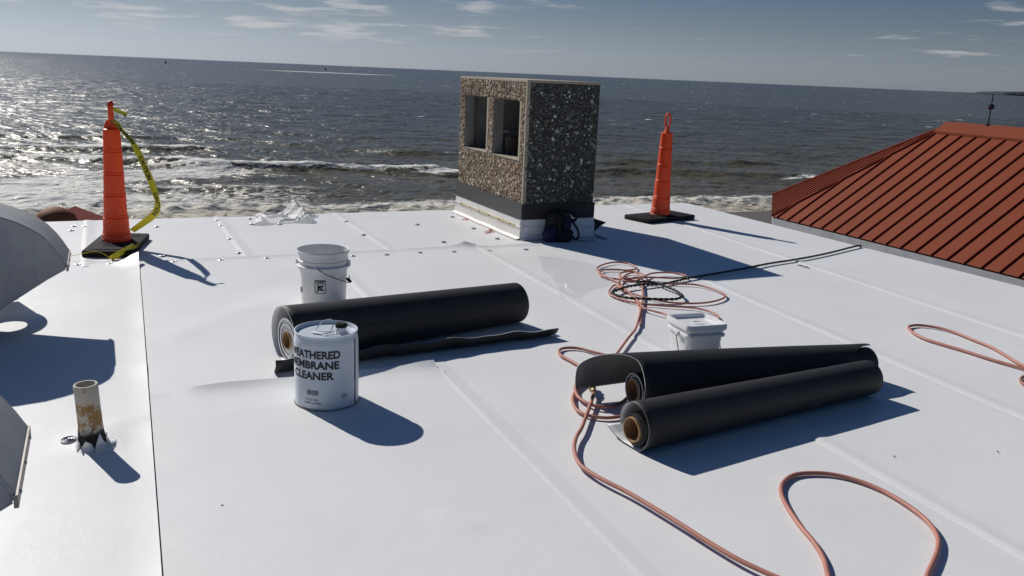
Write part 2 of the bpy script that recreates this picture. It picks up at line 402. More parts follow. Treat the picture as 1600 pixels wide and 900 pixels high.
FILM = film_mat('clear_film', .17, (.60, .63, .66), .26)
FILM2 = film_mat('milky_film', .62, (.80, .80, .79), .6)

# ------------------------------------------------------------------ sea, beach, far shore
SEA_Z = -6.5
def shore_y(x): return 49.6 + 0.42 * x
def build_sea():
    th = np.radians(np.arange(-66, 66.01, 0.16))
    r = [30.0]
    while r[-1] < 62: r.append(r[-1] + 0.17)
    while r[-1] < 320: r.append(r[-1] + max(0.2, r[-1] * 0.0042))
    while r[-1] < 1500: r.append(r[-1] * 1.018)
    while r[-1] < 60000: r.append(r[-1] * 1.12)
    r = np.array(r); R, T = np.meshgrid(r, th, indexing='ij')
    X = R * np.sin(T); Y = R * np.cos(T)
    s = (Y - shore_y(X)) / math.sqrt(1 + .42 ** 2)          # metres off the waterline
    h = np.zeros_like(X)
    dr = np.gradient(r)[:, None]
    rg = np.random.default_rng(5)
    for lam, amp, n in ((16, .16, 2), (9, .10, 3), (5.5, .075, 4), (3.2, .05, 5), (1.9, .034, 6), (1.1, .020, 6)):
        for k in range(n):
            a = math.radians(-104 + rg.normal(0, 22 if lam < 6 else 12))
            l = lam * rg.uniform(.8, 1.25); kx, ky = math.cos(a) * 2 * math.pi / l, math.sin(a) * 2 * math.pi / l
            wob = 1.6 * vnoise(X / (l * 2.2) + k * 3.1, Y / (l * 2.2), 3 + k)
            ph = kx * X + ky * Y + rg.uniform(0, 6.28) + wob * 2
            c = np.sin(ph)
            env = .45 + 1.1 * vnoise(X / (l * 2.5), Y / (l * 2.5), 20 + k)
            h += amp / math.sqrt(n) * env * (1 - 2 * np.abs(c) ** .8 * .9 * .5 + c * .35) * np.clip(l / (2.6 * dr) - .2, 0, 1)
    foam = np.zeros_like(X)
    # breaking crests: (x0, y0, x1, y1, height, foam)
    for x0, y0, x1, y1, hh, ff in ((-26, 62.2, -5, 66.3, .62, 1.0), (-46, 60.5, -22, 66.2, .45, .75), (-44, 70, -26, 76.5, .42, .75), (-52, 78, -34, 86, .35, .35), (3, 69.2, 27, 74.2, .50, .12), (6, 79, 27, 85, .35, .06),
                                   (-27, 50.5, -12, 53.6, .25, .35), (-8, 64.6, 4, 67, .35, .6), (-14, 79, 2, 83, .3, .2), (22, 70.5, 40, 76, .45, .9)):
        t = (X - x0) / (x1 - x0); yc = y0 + (y1 - y0) * t + 1.1 * (fbm(X / 5, Y * 0 + x0, 3, 41) - .5)
        w = sstep(-.12, .18, t) * sstep(1.12, .82, t)
        d = Y - yc
        h += w * hh * np.where(d < 0, np.exp(-(d / .75) ** 2), np.exp(-(d / 2.2) ** 2))
        n = fbm(X / 1.6, Y / 1.6, 3, 50)
        foam = np.maximum(foam, ff * w * (np.exp(-((d - .2) / .75) ** 2) * .95 + .75 * np.exp(-np.maximum(d, 0) / 2.6) * (d > 0)) * (.62 + .75 * n))
    # the lacy wash in the shallows, thicker toward the left
    left = sstep(-2, -28, X - (Y - 60) * .1); patch = fbm(X / 7, Y / 5, 4, 60)
    foam = np.maximum(foam, sstep(38, 14, s) * (.20 + .46 * left) * sstep(.30, .62, patch + .14 * left))
    foam = np.maximum(foam, sstep(6.0, 1.5, s) * (.40 + .5 * fbm(X / 2.2, Y / 2.2, 3, 66)))
    # shore break: heaped, rough
    brk = np.exp(-((s - 1.2 - 1.6 * (fbm(X / 6, Y / 6, 2, 70) - .5)) / 1.5) ** 2)
    h += brk * (.10 + .75 * fbm(X / .8, Y / .8, 4, 71) ** 1.6)
    foam = np.maximum(foam, brk * (.62 + .6 * (fbm(X / .7, Y / .7, 3, 75) - .3)))
    # whitecaps farther out
    wc = fbm(X / 3.2, Y / 1.8, 3, 80); foam = np.maximum(foam, sstep(.76, .86, wc) * .55 * sstep(40, 100, s))
    wc2 = fbm(X / 13, Y / 7, 3, 85); foam = np.maximum(foam, sstep(.76, .86, wc2) * .5 * sstep(180, 420, s) * sstep(2600, 1300, s))
    # a shoal with a white line of breakers, far out
    foam = np.maximum(foam, np.exp(-((Y - 980 - .08 * X) / 45) ** 2) * sstep(-330, -230, X) * sstep(-90, -190, X) * .8)
    Z = SEA_Z + h * sstep(-2, 3, s) + np.clip(s, -9, 0) * .05 + np.where(s < 0, .02, 0)
    nr, ntH = X.shape
    me = bpy.data.meshes.new('sea')
    me.vertices.add(nr * ntH); me.vertices.foreach_set('co', np.stack([X, Y, Z], -1).astype(np.float32).ravel())
    i = np.arange(nr * ntH).reshape(nr, ntH)
    q = np.stack([i[:-1, :-1], i[:-1, 1:], i[1:, 1:], i[1:, :-1]], -1).reshape(-1, 4)[:, ::-1]
    sc_ = np.stack([s[:-1, :-1], s[1:, 1:]], -1).max(-1).ravel()
    q = q[sc_ > -3.0]
    me.loops.add(len(q) * 4); me.polygons.add(len(q))
    me.loops.foreach_set('vertex_index', q.ravel().astype(np.int32))
    me.polygons.foreach_set('loop_start', np.arange(0, len(q) * 4, 4, dtype=np.int32))
    me.polygons.foreach_set('use_smooth', np.ones(len(q), dtype=bool))
    at = me.attributes.new('foam', 'FLOAT', 'POINT'); at.data.foreach_set('value', foam.ravel().astype(np.float32))
    at = me.attributes.new('shore', 'FLOAT', 'POINT'); at.data.foreach_set('value', s.ravel().astype(np.float32))
    me.update(calc_edges=True)
    m = bpy.data.materials.new('sea_water'); m.use_nodes = True; t = m.node_tree; b = t.nodes['Principled BSDF']
    g = N(t, 'ShaderNodeNewGeometry'); fo = N(t, 'ShaderNodeAttribute', attribute_name='foam'); sh = N(t, 'ShaderNodeAttribute', attribute_name='shore')
    def noise(sx, sy, scale, det, rough=.6, warp=None):
        mp = N(t, 'ShaderNodeMapping'); mp.inputs['Scale'].default_value = (sx, sy, 1); mp.inputs['Rotation'].default_value = (0, 0, math.radians(-14))
        n = N(t, 'ShaderNodeTexNoise'); setin(n, Scale=scale, Detail=det, Roughness=rough)
        if warp: n.inputs['Distortion'].default_value = warp
        t.links.new(g.outputs['Position'], mp.inputs[0]); t.links.new(mp.outputs[0], n.inputs['Vector']); return n
    a = noise(.5, 1.0, 1.5, 5, .62); c = noise(.6, 1.0, .22, 4, .6); f = noise(.7, 1.0, 1.1, 8, .7, 1.0)
    fine = noise(1, 1.3, 3.2, 3, .7)
    bp = N(t, 'ShaderNodeBump'); bp.inputs['Strength'].default_value = 1; bp.inputs['Distance'].default_value = .20
    bp2 = N(t, 'ShaderNodeBump'); bp2.inputs['Strength'].default_value = 1; bp2.inputs['Distance'].default_value = 1.45
    t.links.new(c.outputs['Fac'], bp2.inputs['Height']); t.links.new(a.outputs['Fac'], bp.inputs['Height'])
    t.links.new(bp2.outputs[0], bp.inputs['Normal']); t.links.new(bp.outputs[0], b.inputs['Normal'])
    b.inputs['Roughness'].default_value = .16; b.inputs['IOR'].default_value = 1.33; b.inputs['Specular Tint'].default_value = (1.0, .86, .66, 1); b.inputs['Specular IOR Level'].default_value = .40
    # lace: ridged noise compared with the amount of foam
    rd = N(t, 'ShaderNodeMath', operation='SUBTRACT'); rd.inputs[1].default_value = .5; t.links.new(f.outputs['Fac'], rd.inputs[0])
    ab = N(t, 'ShaderNodeMath', operation='ABSOLUTE'); t.links.new(rd.outputs[0], ab.inputs[0])
    ml = N(t, 'ShaderNodeMath', operation='MULTIPLY'); ml.inputs[1].default_value = 4.2; t.links.new(ab.outputs[0], ml.inputs[0])
    fi = N(t, 'ShaderNodeMath', operation='MULTIPLY_ADD'); fi.inputs[1].default_value = .5; t.links.new(fine.outputs['Fac'], fi.inputs[0]); t.links.new(ml.outputs[0], fi.inputs[2])
    sb = N(t, 'ShaderNodeMath', operation='SUBTRACT'); t.links.new(fo.outputs['Fac'], sb.inputs[0])
    hf = N(t, 'ShaderNodeMath', operation='MULTIPLY'); hf.inputs[1].default_value = .78; t.links.new(fi.outputs[0], hf.inputs[0])
    t.links.new(hf.outputs[0], sb.inputs[1])
    mk = N(t, 'ShaderNodeMapRange', interpolation_type='SMOOTHSTEP'); mk.inputs['From Min'].default_value = -.06; mk.inputs['From Max'].default_value = .30
    t.links.new(sb.outputs[0], mk.inputs['Value'])
    # water colour: silty near the beach
    wr = N(t, 'ShaderNodeMapRange'); wr.inputs['From Min'].default_value = 0; wr.inputs['From Max'].default_value = 60; t.links.new(sh.outputs['Fac'], wr.inputs['Value'])
    wx = N(t, 'ShaderNodeMixRGB'); wx.inputs['Color1'].default_value = (.115, .100, .066, 1); wx.inputs['Color2'].default_value = (.092, .088, .062, 1); t.links.new(wr.outputs[0], wx.inputs['Fac'])
    fr = N(t, 'ShaderNodeMapRange'); fr.inputs['From Min'].default_value = .3; fr.inputs['From Max'].default_value = 3.5; t.links.new(sh.outputs['Fac'], fr.inputs['Value'])
    fx = N(t, 'ShaderNodeMixRGB'); fx.inputs['Color1'].default_value = (.55, .50, .40, 1); fx.inputs['Color2'].default_value = (.74, .73, .69, 1); t.links.new(fr.outputs[0], fx.inputs['Fac'])
    x = N(t, 'ShaderNodeMixRGB'); t.links.new(mk.outputs[0], x.inputs['Fac']); t.links.new(wx.outputs[0], x.inputs['Color1']); t.links.new(fx.outputs[0], x.inputs['Color2'])
    t.links.new(x.outputs[0], b.inputs['Base Color'])
    rr = N(t, 'ShaderNodeMapRange'); rr.inputs['To Min'].default_value = .27; rr.inputs['To Max'].default_value = .9; t.links.new(mk.outputs[0], rr.inputs['Value']); t.links.new(rr.outputs[0], b.inputs['Roughness'])
    me.materials.append(m)
    return struct(link('sea', me))
build_sea()
# beach: sand from behind the building down under the water
def build_beach():
    V = []; F = []
    xs = np.linspace(-170, 170, 69); ss = [-3000, -300, -80, -50, -35, -25, -18, -12, -8, -5, -3, -1, 1, 4, 12, 40, 200]
    for s in ss:
        for x in xs:
            X = x * (8 if abs(s) > 250 else 1)
            y = shore_y(X) + s * math.sqrt(1 + .42 ** 2)
            z = SEA_Z - s * .035 if s > -14 else SEA_Z + .49
            V.append((X, y, z - (.6 if s > 30 else 0)))
    n = len(xs)
    for i in range(len(ss) - 1):
        for j in range(n - 1): F.append((i * n + j, i * n + j + 1, (i + 1) * n + j + 1, (i + 1) * n + j))
    return struct(mesh('beach', V, F, SAND, smooth=True))
build_beach()
def build_far_shore():
    # a low wooded spit on the horizon to the right, about 6 km off
    V = []; F = []; n = 260
    for i in range(n):
        t = i / (n - 1); x = 3060 + 1700 * t; y = 6000 - 300 * t
        hgt = (4 + 20 * sstep(0.10, .13, t) * (.45 + .6 * float(fbm(np.array([i * .35]), np.array([.3]), 3, 90)[0]) + .35 * random.random())) * float(sstep(0, .05, t)) + .5
        V += [(x, y, SEA_Z - .5), (x, y, SEA_Z + hgt * .35), (x, y + 30, SEA_Z + hgt), (x, y + 400, SEA_Z + hgt * .8), (x, y + 430, SEA_Z - .5)]
    for i in range(n - 1):
        for k in range(4): F.append((i * 5 + k, (i + 1) * 5 + k, (i + 1) * 5 + k + 1, i * 5 + k + 1))
    return struct(mesh('far_shore', V, F, M('distant_woods', (.030, .037, .055), rough=1.0, noise=(.01, .6, (.045, .052, .07)))))  # bluish colour carries the haze of distance
build_far_shore()
for (bx, by, lab, hh) in ((-560, 1400, 'tiny dark channel marker far out at sea, leftmost near the horizon', 4.5), (-330, 1500, 'tiny dark channel marker beside the white line of breakers near the horizon', 4)):
    m = B(); m.lathe([(0, -.8), (2.2, -.8), (2.2, .6), (1.2, 1.0), (.9, hh * .55), (1.5, hh * .56), (1.5, hh * .75), (.25, hh * .8), (.2, hh), (0, hh)], 10)
    tag(m.build('channel_marker', DARKMET, loc=(bx, by, SEA_Z)), lab, 'buoy', 'channel markers out at sea')

# ------------------------------------------------------------------ the flat white roof
bld = thing('flat_roofed_building', 'flat white membrane roof of the beach building that everything stands on', 'building', (OO[0], OO[1], 0), ANG)
wb = B(); wb.box(-8.2, 3.02, -15, -.04, -6.6, -.05)
wb.build('wall', WALLM, bld)
db = B(); db.box(-8.25, 3.045, -15.05, -.005, -.05, -.014)
db.build('roof_deck', CONCD, bld)
# metal drip edges round the roof
eb = B(); eb.box(-8.27, 3.065, .002, .012, -.09, -.004); eb.build('drip_edge', WHITE, bld)
eb = B(); eb.box(3.05, 3.062, -15, .0, -.09, -.006); eb.build('drip_edge', WHITE, bld)
def ridge(u, v, p0, p1, w, hgt):
    p0 = np.array(p0); p1 = np.array(p1); d = p1 - p0; L = d @ d
    t = np.clip(((u - p0[0]) * d[0] + (v - p0[1]) * d[1]) / L, 0, 1)
    q = np.hypot(u - p0[0] - t * d[0], v - p0[1] - t * d[1])
    return hgt * np.exp(-(q / w) ** 2)
def base_h(u, v):
    h = .007 * (fbm(u / 1.3, v / 1.3, 2, 100) - .5) + .0022 * (fbm(u / .28, v / .28, 2, 104) - .5)
    for a_, b_, w, k in RIDGES: h = h + ridge(u, v, a_, b_, w, k)
    return h
RIDGES = [(UV(-1.66, 3.38), UV(-1.56, 3.41), .035, .010),                    # a swell beside the vent pipe
          (UV(-1.644, 3.22), UV(-1.64, 3.22), .10, .012),
          (UV(-.12, 2.75), UV(-.02, 2.70), .05, .004), (UV(-1.15, 4.9), UV(-.9, 5.0), .10, .004),
          (UV(-1.5, 5.6), UV(-1.9, 4.6), .12, .004)]
SHEETS = []
def sheet(u0, u1, v0, v1, step, fn=None, z0=0.0, skirt=(1, 1, 1, 1), left_lap=False, label=None):
    nu = max(2, int((u1 - u0) / step)); nv = max(2, int((v0 - v1) / step))
    us = np.linspace(u0, u1, nu + 1); 
    if left_lap: us = np.unique(np.concatenate([us, u0 + np.array([0, .01, .02, .03, .045, .06, .08, .1, .125])]))
    vs = np.linspace(v1, v0, nv + 1)
    U, Vv = np.meshgrid(us, vs, indexing='xy')
    Z = base_h(U, Vv) + z0
    if left_lap:
        d = U - u0; Z = Z + np.where(d < .125, .0065 * np.interp(d, [0, .03, .10], [.5, 1, 0]) * (.75 + .6 * fbm(U * 0, Vv / .5, 2, 111)), 0)
    if fn is not None: Z = Z + fn(U, Vv)
    ny, nx = U.shape
    if v1 < -4.5:                                          # the field sheets run slightly askew to the roof edge
        ku = [-8.2, -3.46, -2.03, -.70, .58, 1.85, 3.05]
        U = U + np.interp(U, ku, [0, .075, .02, .035, .14, .10, 0]) + np.interp(U, ku, [0, -.026, -.033, -.042, -.090, -.082, 0]) * np.clip(-Vv - 2, -2, 6)
    V = np.stack([U, Vv, Z], -1).reshape(-1, 3); i = np.arange(nx * ny).reshape(ny, nx)
    F = np.stack([i[:-1, :-1], i[:-1, 1:], i[1:, 1:], i[1:, :-1]], -1).reshape(-1, 4).tolist()
    V = V.tolist()
    for k, idx in enumerate((i[:, 0][::-1], i[:, -1], i[0, :], i[-1, :][::-1])):       # left, right, near, far
        if not skirt[k]: drop = .003
        else: drop = .02
        o = len(V)
        for a_ in idx: V.append([V[a_][0], V[a_][1], V[a_][2] - drop])
        for j in range(len(idx) - 1): F.append([int(idx[j + 1]), int(idx[j]), o + j, o + j + 1])
    ob = mesh('membrane_sheet', V, F, MEMB, bld, smooth=True)
    if label: ob['label'] = label
    SHEETS.append((u0, u1, v1, v0, ob)); auto(ob, 50); return ob
Z0 = 0.0
# strips along the sea edge
pu = [-8.2, -3.785, -2.63, -1.45, .68]
for a_, b_ in zip(pu[:-1], pu[1:]):
    sheet(a_ + .003, b_ + (.02 if b_ < .6 else 0), 0, -2.03, .06, left_lap=True, z0=-.004)
# field sheets running toward us
def f1(U, V):
    d = -3.46 - U                                          # distance from its right edge
    lift = np.exp(-np.maximum(d, 0) / .035) * (.003 + .013 * fbm(V / .55, V * 0, 3, 120) ** 1.5 + .005 * np.exp(-((V + 5.15) / .25) ** 2))
    cur = .075 * np.exp(-(np.maximum(d, 0) / .10) ** 2 - ((V + 1.95) / .14) ** 2)
    return lift + cur
sheet(-8.2, -3.46, -1.95, -15, .05, f1, skirt=(1, 0, 1, 1))
def f2a(U, V):
    return .035 * np.exp(-((U + 2.06) / .09) ** 2 - ((V + 1.97) / .10) ** 2) + .009 * np.exp(-np.abs(V + 1.97) / .03)
sheet(-3.455, -2.01, -1.97, -4.93, .035, f2a)
def f2b(U, V):
    d = -4.87 - V
    t = (U + 3.455) / 1.42
    pr = .008 + .020 * np.exp(-((t - .24) / .20) ** 2) * sstep(.03, .16, t) + .010 * np.exp(-((t - .62) / .22) ** 2) + .022 * np.exp(-((t - 1.0) / .10) ** 2)
    return pr * np.exp(-np.maximum(d, 0) / .06) + .004
sheet(-3.455, -2.01, -4.87, -15, .035, f2b, skirt=(1, 1, 1, 0), label='near white sheet with a lifted wavy far edge')
def f3(U, V):
    return .050 * np.exp(-np.abs(U + .78) / .09 - np.maximum(-1.98 - V, 0) / .07) + .016 * np.exp(-np.abs(V + 1.98) / .03) * fbm(U / .3, V * 0, 2, 130)
sheet(-2.03, -.68, -1.98, -15, .035, f3, left_lap=True)
def f4(U, V): return .016 * np.exp(-np.abs(V + 2.03) / .03) * fbm(U / .3, V * 0, 2, 131)
sheet(-.70, .60, -2.03, -15, .04, f4, left_lap=True)
sheet(.58, 1.87, 0, -15, .045, None, left_lap=True)
sheet(1.85, 3.05, 0, -15, .045, None, left_lap=True)

def roof_parent(u, v):
    for u0, u1, v1, v0, ob in SHEETS:
        if u0 <= u < u1 and v1 <= v <= v0: return ob
    return SHEETS[-1][4]
pb = B(); pb.lathe([(.030, -.004), (.030, .0025), (.024, .005), (.019, .003), (.014, .006), (.007, .0045), (.006, .0085), (0, .009)], 20)
plate_me = None
def plate(x, y, s=1.0, dz=.002, tilt=0):
    global plate_me
    u, v = UV(x, y); p = roof_parent(u, v)
    if plate_me is None:
        o = pb.build('fastener_plate', PLATEM, p); auto(o, 30); plate_me = o.data
    else: o = link('fastener_plate', plate_me, p)
    z = float(base_h(np.array([u]), np.array([v]))[0])
    o.location = (u, v, z + dz); o.scale = (s * .78, s * .78, s * .7)
    o.rotation_euler = (random.uniform(-.05, .05) + tilt, random.uniform(-.05, .05), random.uniform(0, 6))
for (x, y) in [(-3.281, 7.791), (-2.883, 8.250), (-2.758, 7.990), (-2.475, 7.375), (-2.218, 6.821), (-2.617, 8.414), (-2.510, 8.124), (-2.258, 8.187), (-1.671, 8.462), (-1.385, 7.814), (-0.967, 8.473), (-0.633, 7.641), (-0.660, 9.027), (-2.745, 6.586), (-2.584, 6.406), (-2.268, 6.540), (-1.954, 6.676), (-1.748, 7.013), (-1.309, 6.884), (-1.048, 6.989), (-0.788, 7.123), (-0.509, 7.222), (-0.207, 7.314), (0.109, 7.451), (-0.341, 8.706), (-0.403, 8.392), (-0.156, 7.905), (-3.973, 7.654), (-3.890, 7.445), (-3.871, 7.646), (-3.202, 6.177), (-3.002, 6.254)]:
    plate(x, y)
# red marker writing on the membrane beside the chimney
for strokes in ([(-0.547, 8.851), (-0.497, 9.028), (-0.507, 8.861), (-0.452, 9.061)], [(-0.288, 8.207), (-0.226, 8.398), (-0.247, 8.269), (-0.180, 8.538)], [(-0.279, 8.141), (-0.197, 8.264), (-0.257, 8.197)]):
    m = B(); m.tube(spline([(x, y, .0035) for x, y in strokes], .02), .0032, 5)
    u, v = UV(*strokes[0]); o = m.build('red_marking', REDMK); p = roof_parent(u, v)
    o.parent = p; o.matrix_parent_inverse = (Matrix.Translation((OO[0], OO[1], 0)) @ Matrix.Rotation(ANG, 4, 'Z')).inverted()

# ------------------------------------------------------------------ concrete chimney
ch = thing('chimney', 'square exposed aggregate concrete chimney with two openings in its sunlit side', 'chimney', (OO[0], OO[1], 0), ANG)
U0, U1, V0, V1, HT = -.10, .65, -1.77, -.16, 1.435
zc, zs, zt = .325, .715, 1.258
ops = [(-1.635, -1.05), (-.882, -.312)]
TH = .10
cb = B()
# sunlit side with its two openings: pieces butt together
cb.box(U0, U0 + TH, V0, V1, zc, zs); cb.box(U0, U0 + TH, V0, V1, zt, HT - .012)
for a_, b_ in ((V0, ops[0][0]), (ops[0][1], ops[1][0]), (ops[1][1], V1)): cb.box(U0, U0 + TH, a_, b_, zs, zt)
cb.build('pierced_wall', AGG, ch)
cb = B(); cb.box(U0 + .002, U1, V0 - .002, V0 + TH, zc, HT - .012); cb.build('side_wall', AGG_SHADED, ch)
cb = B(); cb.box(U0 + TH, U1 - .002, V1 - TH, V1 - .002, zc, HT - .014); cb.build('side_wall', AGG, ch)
cb = B(); cb.box(U1 - TH, U1 - .003, V0 + TH, V1 - TH, zc, HT - .014); cb.build('rear_wall', AGG_SHADED, ch)
cb = B(); cb.bbox(U0 - .003, U1 + .003, V0 - .005, V1 + .003, HT - .012, HT + .012, .006); cb.build('top_slab', CONC, ch)
cb = B(); cb.box(U0 + TH, U1 - TH, V0 + TH, V1 - TH, zs - .12, zs - .025); cb.build('inner_floor', CONCD, ch)
cb = B(); cb.box(U1 - TH - .012, U1 - TH - .002, V0 + TH + .012, V1 - TH - .012, zs - .02, HT - .02); cb.box(U0 + TH + .002, U1 - TH - .014, V1 - TH - .012, V1 - TH - .002, zs - .02, HT - .02); cb.box(U0 + TH + .002, U1 - TH - .014, V0 + TH + .002, V0 + TH + .012, zs - .02, HT - .02)
cb.build('inner_lining', CONCD, ch)
for a_, b_ in ops:
    s = B(); s.box(U0 - .004, U0 + TH + .03, a_ + .003, b_ - .003, zs, zs + .008); s.build('sill', CONC, ch)
    for k, (y0_, y1_) in enumerate(((a_, a_ + .01), (b_ - .01, b_))):
        s = B(); s.box(U0 + .004, U0 + TH - .002, y0_, y1_, zs + .008, zt); s.build('reveal', CONCD, ch)
    s = B(); s.box(U0 - .003, U0 + .02, a_ - .035, a_, zs, zt); s.build('smooth_margin', CONC, ch)
s = B(); s.box(U0 - .003, U0 + .03, V0 - .004, V0 + .022, zc, HT - .012); s.build('smooth_margin', CONC, ch)
RUSTF = M('rusty_flue', (.16, .10, .08), rough=.7, noise=(20, .7, (.10, .07, .055)))
for yy in (-1.45, -.72):
    s = B(); s.lathe([(.085, 0), (.085, .17), (.07, .17), (.07, 0)], 20, c=(.27, yy - .02, zs - .025)); s.build('flue_pipe', RUSTF, ch)
    s = B(); s.box(.16, .38, yy - .13, yy + .09, zs + .195, zs + .21); s.box(.18, .19, yy - .11, yy - .10, zs + .14, zs + .195); s.box(.35, .36, yy + .06, yy + .07, zs + .14, zs + .195); s.build('flue_cap', CONCD, ch)
# stones that stand out of the cast faces, too small to pick apart: joined into one part per face
def stone_mat(name):
    m = bpy.data.materials.new(name); m.use_nodes = True; t = m.node_tree; b = t.nodes['Principled BSDF']; b.inputs['Roughness'].default_value = .7
    a = N(t, 'ShaderNodeAttribute', attribute_name='tone'); t.links.new(a.outputs['Color'], b.inputs['Base Color']); return m
STONE = stone_mat('pebble_stone')
ib = bmesh.new(); bmesh.ops.create_icosphere(ib, subdivisions=1, radius=1); ib.verts.ensure_lookup_table()
IV = np.array([v.co[:] for v in ib.verts]); IF = np.array([[v.index for v in f.verts] for f in ib.faces]); ib.free()
def stones(name, place, spots, pal, smin, smax, seed):
    rg = np.random.default_rng(seed); n = len(spots); V = []; F = []; Cc = []
    pal = np.array(pal)
    for i, (a_, z) in enumerate(spots):
        s_ = smin + (smax - smin) * rg.random() ** 2.6
        q = IV * (1 + .25 * rg.normal(size=(len(IV), 1))) * s_ * np.array([1, .55, .75 + .4 * rg.random()])
        th = rg.uniform(0, 6.28); c_, s2 = math.cos(th), math.sin(th)
        x, y, zz = q[:, 0] * c_ - q[:, 2] * s2, q[:, 1], q[:, 0] * s2 + q[:, 2] * c_
        V.append(place(a_ + x, y, z + zz)); F.append(IF + i * len(IV))
        col = pal[rg.integers(len(pal))] * rg.uniform(.75, 1.2); Cc.append(np.tile([*np.clip(col, 0, .85), 1.0], (len(IV), 1)))
    V = np.concatenate(V); F = np.concatenate(F)
    o = mesh(name, V.tolist(), F.tolist(), STONE, ch); at_ = o.data.color_attributes.new('tone', 'FLOAT_COLOR', 'POINT')
    at_.data.foreach_set('color', np.concatenate(Cc).astype(np.float32).ravel()); o['kind'] = 'stuff'; return o
rg = np.random.default_rng(77)
sp_ = []
while len(sp_) < 4200:
    a_, z = rg.uniform(V0 + .03, V1 - .008), rg.uniform(zc + .012, HT - .022)
    if any(o0 - .045 < a_ < o1 + .012 and zs - .012 < z < zt + .012 for o0, o1 in ops): continue
    if fbm(np.array([a_ * 9]), np.array([z * 9]), 2, 140)[0] + .25 * rg.random() < .40: continue
    sp_.append((a_, z))
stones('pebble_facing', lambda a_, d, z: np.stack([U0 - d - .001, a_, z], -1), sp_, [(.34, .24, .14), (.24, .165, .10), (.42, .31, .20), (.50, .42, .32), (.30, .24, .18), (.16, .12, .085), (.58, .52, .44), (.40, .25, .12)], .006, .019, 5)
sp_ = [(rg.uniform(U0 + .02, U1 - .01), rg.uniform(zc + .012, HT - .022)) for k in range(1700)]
stones('pebble_facing', lambda a_, d, z: np.stack([a_, V0 - d - .003, z], -1), sp_, [(.11, .11, .093), (.14, .14, .118), (.085, .085, .072), (.16, .155, .13), (.20, .195, .165), (.52, .52, .48), (.13, .122, .098), (.10, .10, .085), (.12, .118, .10)], .004, .018, 6)  # darker pebble tones paint in the shade of this face
# dark rubber band and white skirt round the foot
cb = B(); e = .014
cb.box(U0 - e, U0 - .001, V0 - e, V1 + e, .183, zc + .004); cb.box(U1, U1 + e, V0 - .003, V1 + e, .183, zc + .003); cb.box(U0 - .001, U1, V1, V1 + e, .183, zc + .001)
cb.build('flashing_band', BAND, ch)
cb = B(); cb.box(U0 - .001, U1 + e, V0 - e, V0 - .003, .183, zc + .002); cb.build('flashing_band', BLACK, ch)  # blacker material than the sunlit band: this side's shade is in its colour
def skirt_side(p0, p1, outn, name, mat):
    n = 24; p0 = Vector(p0); p1 = Vector(p1); outn = Vector(outn); m = B()
    prof = [(.188, .006), (.15, .016), (.118, .018), (.112, .024), (.106, .018), (.07, .022), (.03, .026), (.012, .034), (.003, .07)]
    V = []; F = []
    for i in range(n + 1):
        t = i / n
        for z, o_ in prof:
            V.append(p0.lerp(p1, t) + outn * (o_ + .004 * math.sin(t * 17 + z * 30) * (z < .15)) + Vector((0, 0, z)))
    k = len(prof)
    for i in range(n):
        for j in range(k - 1): F.append((i * k + j, i * k + j + 1, (i + 1) * k + j + 1, (i + 1) * k + j))
    o = mesh(name, V, F, mat, ch, smooth=True); return o
skirt_side((U0, V1 + .02, 0), (U0, V0 - .02, 0), (-1, 0, 0), 'base_flashing', PRIME)
skirt_side((U0 - .02, V0, 0), (U1 + .02, V0, 0), (0, -1, 0), 'base_flashing', MEMB)
skirt_side((U1, V0 - .02, 0), (U1, V1 + .02, 0), (1, 0, 0), 'base_flashing', MEMB)
for cx, cy in ((U0, V0), (U1, V0)):
    m = B(); m.lathe([(.03, 0), (.023, .012), (.021, .188)], 16, c=(cx, cy, 0)); auto(m.build('corner_patch', PRIME if cx < 0 else MEMB, ch), 40)
tb = B(); tb.box(U0 - .027, U0 - .020, V0 + .10, V1 - .12, .109, .124); tb.build('termination_bar', M('yellowed_sealant', (.55, .43, .17), rough=.6, noise=(10, .9, (.70, .62, .42))), ch)
for k in range(6):
    m = B(); m.lathe([(.008, 0), (.008, .004), (0, .007)], 8); o = m.build('bolt', DARKMET, ch); o.location = (U0 - .028, -1.58 + k * .25, .115); o.rotation_euler = (0, -math.pi / 2, 0)
# the black corner flap that sticks out at the right
V = []; F = []; n = 8
for i in range(n + 1):
    for j in range(n + 1 - i):
        a_ = i / n; b_ = j / n
        V.append((U1 + .015 + .115 * a_ + .0 * b_, V0 - .012 - .05 * a_ * a_, .175 - .155 * b_ - .035 * a_ + .02 * math.sin(3 * a_) * b_))
idx = {}; c = 0
for i in range(n + 1):
    for j in range(n + 1 - i): idx[i, j] = c; c += 1
for i in range(n):
    for j in range(n - i):
        F.append((idx[i, j], idx[i + 1, j], idx[i, j + 1]))
        if j < n - i - 1: F.append((idx[i + 1, j], idx[i + 1, j + 1], idx[i, j + 1]))
o = mesh('loose_flap', V, F, BLACK, ch, smooth=True)
sol = o.modifiers.new('thick', 'SOLIDIFY'); sol.thickness = .004

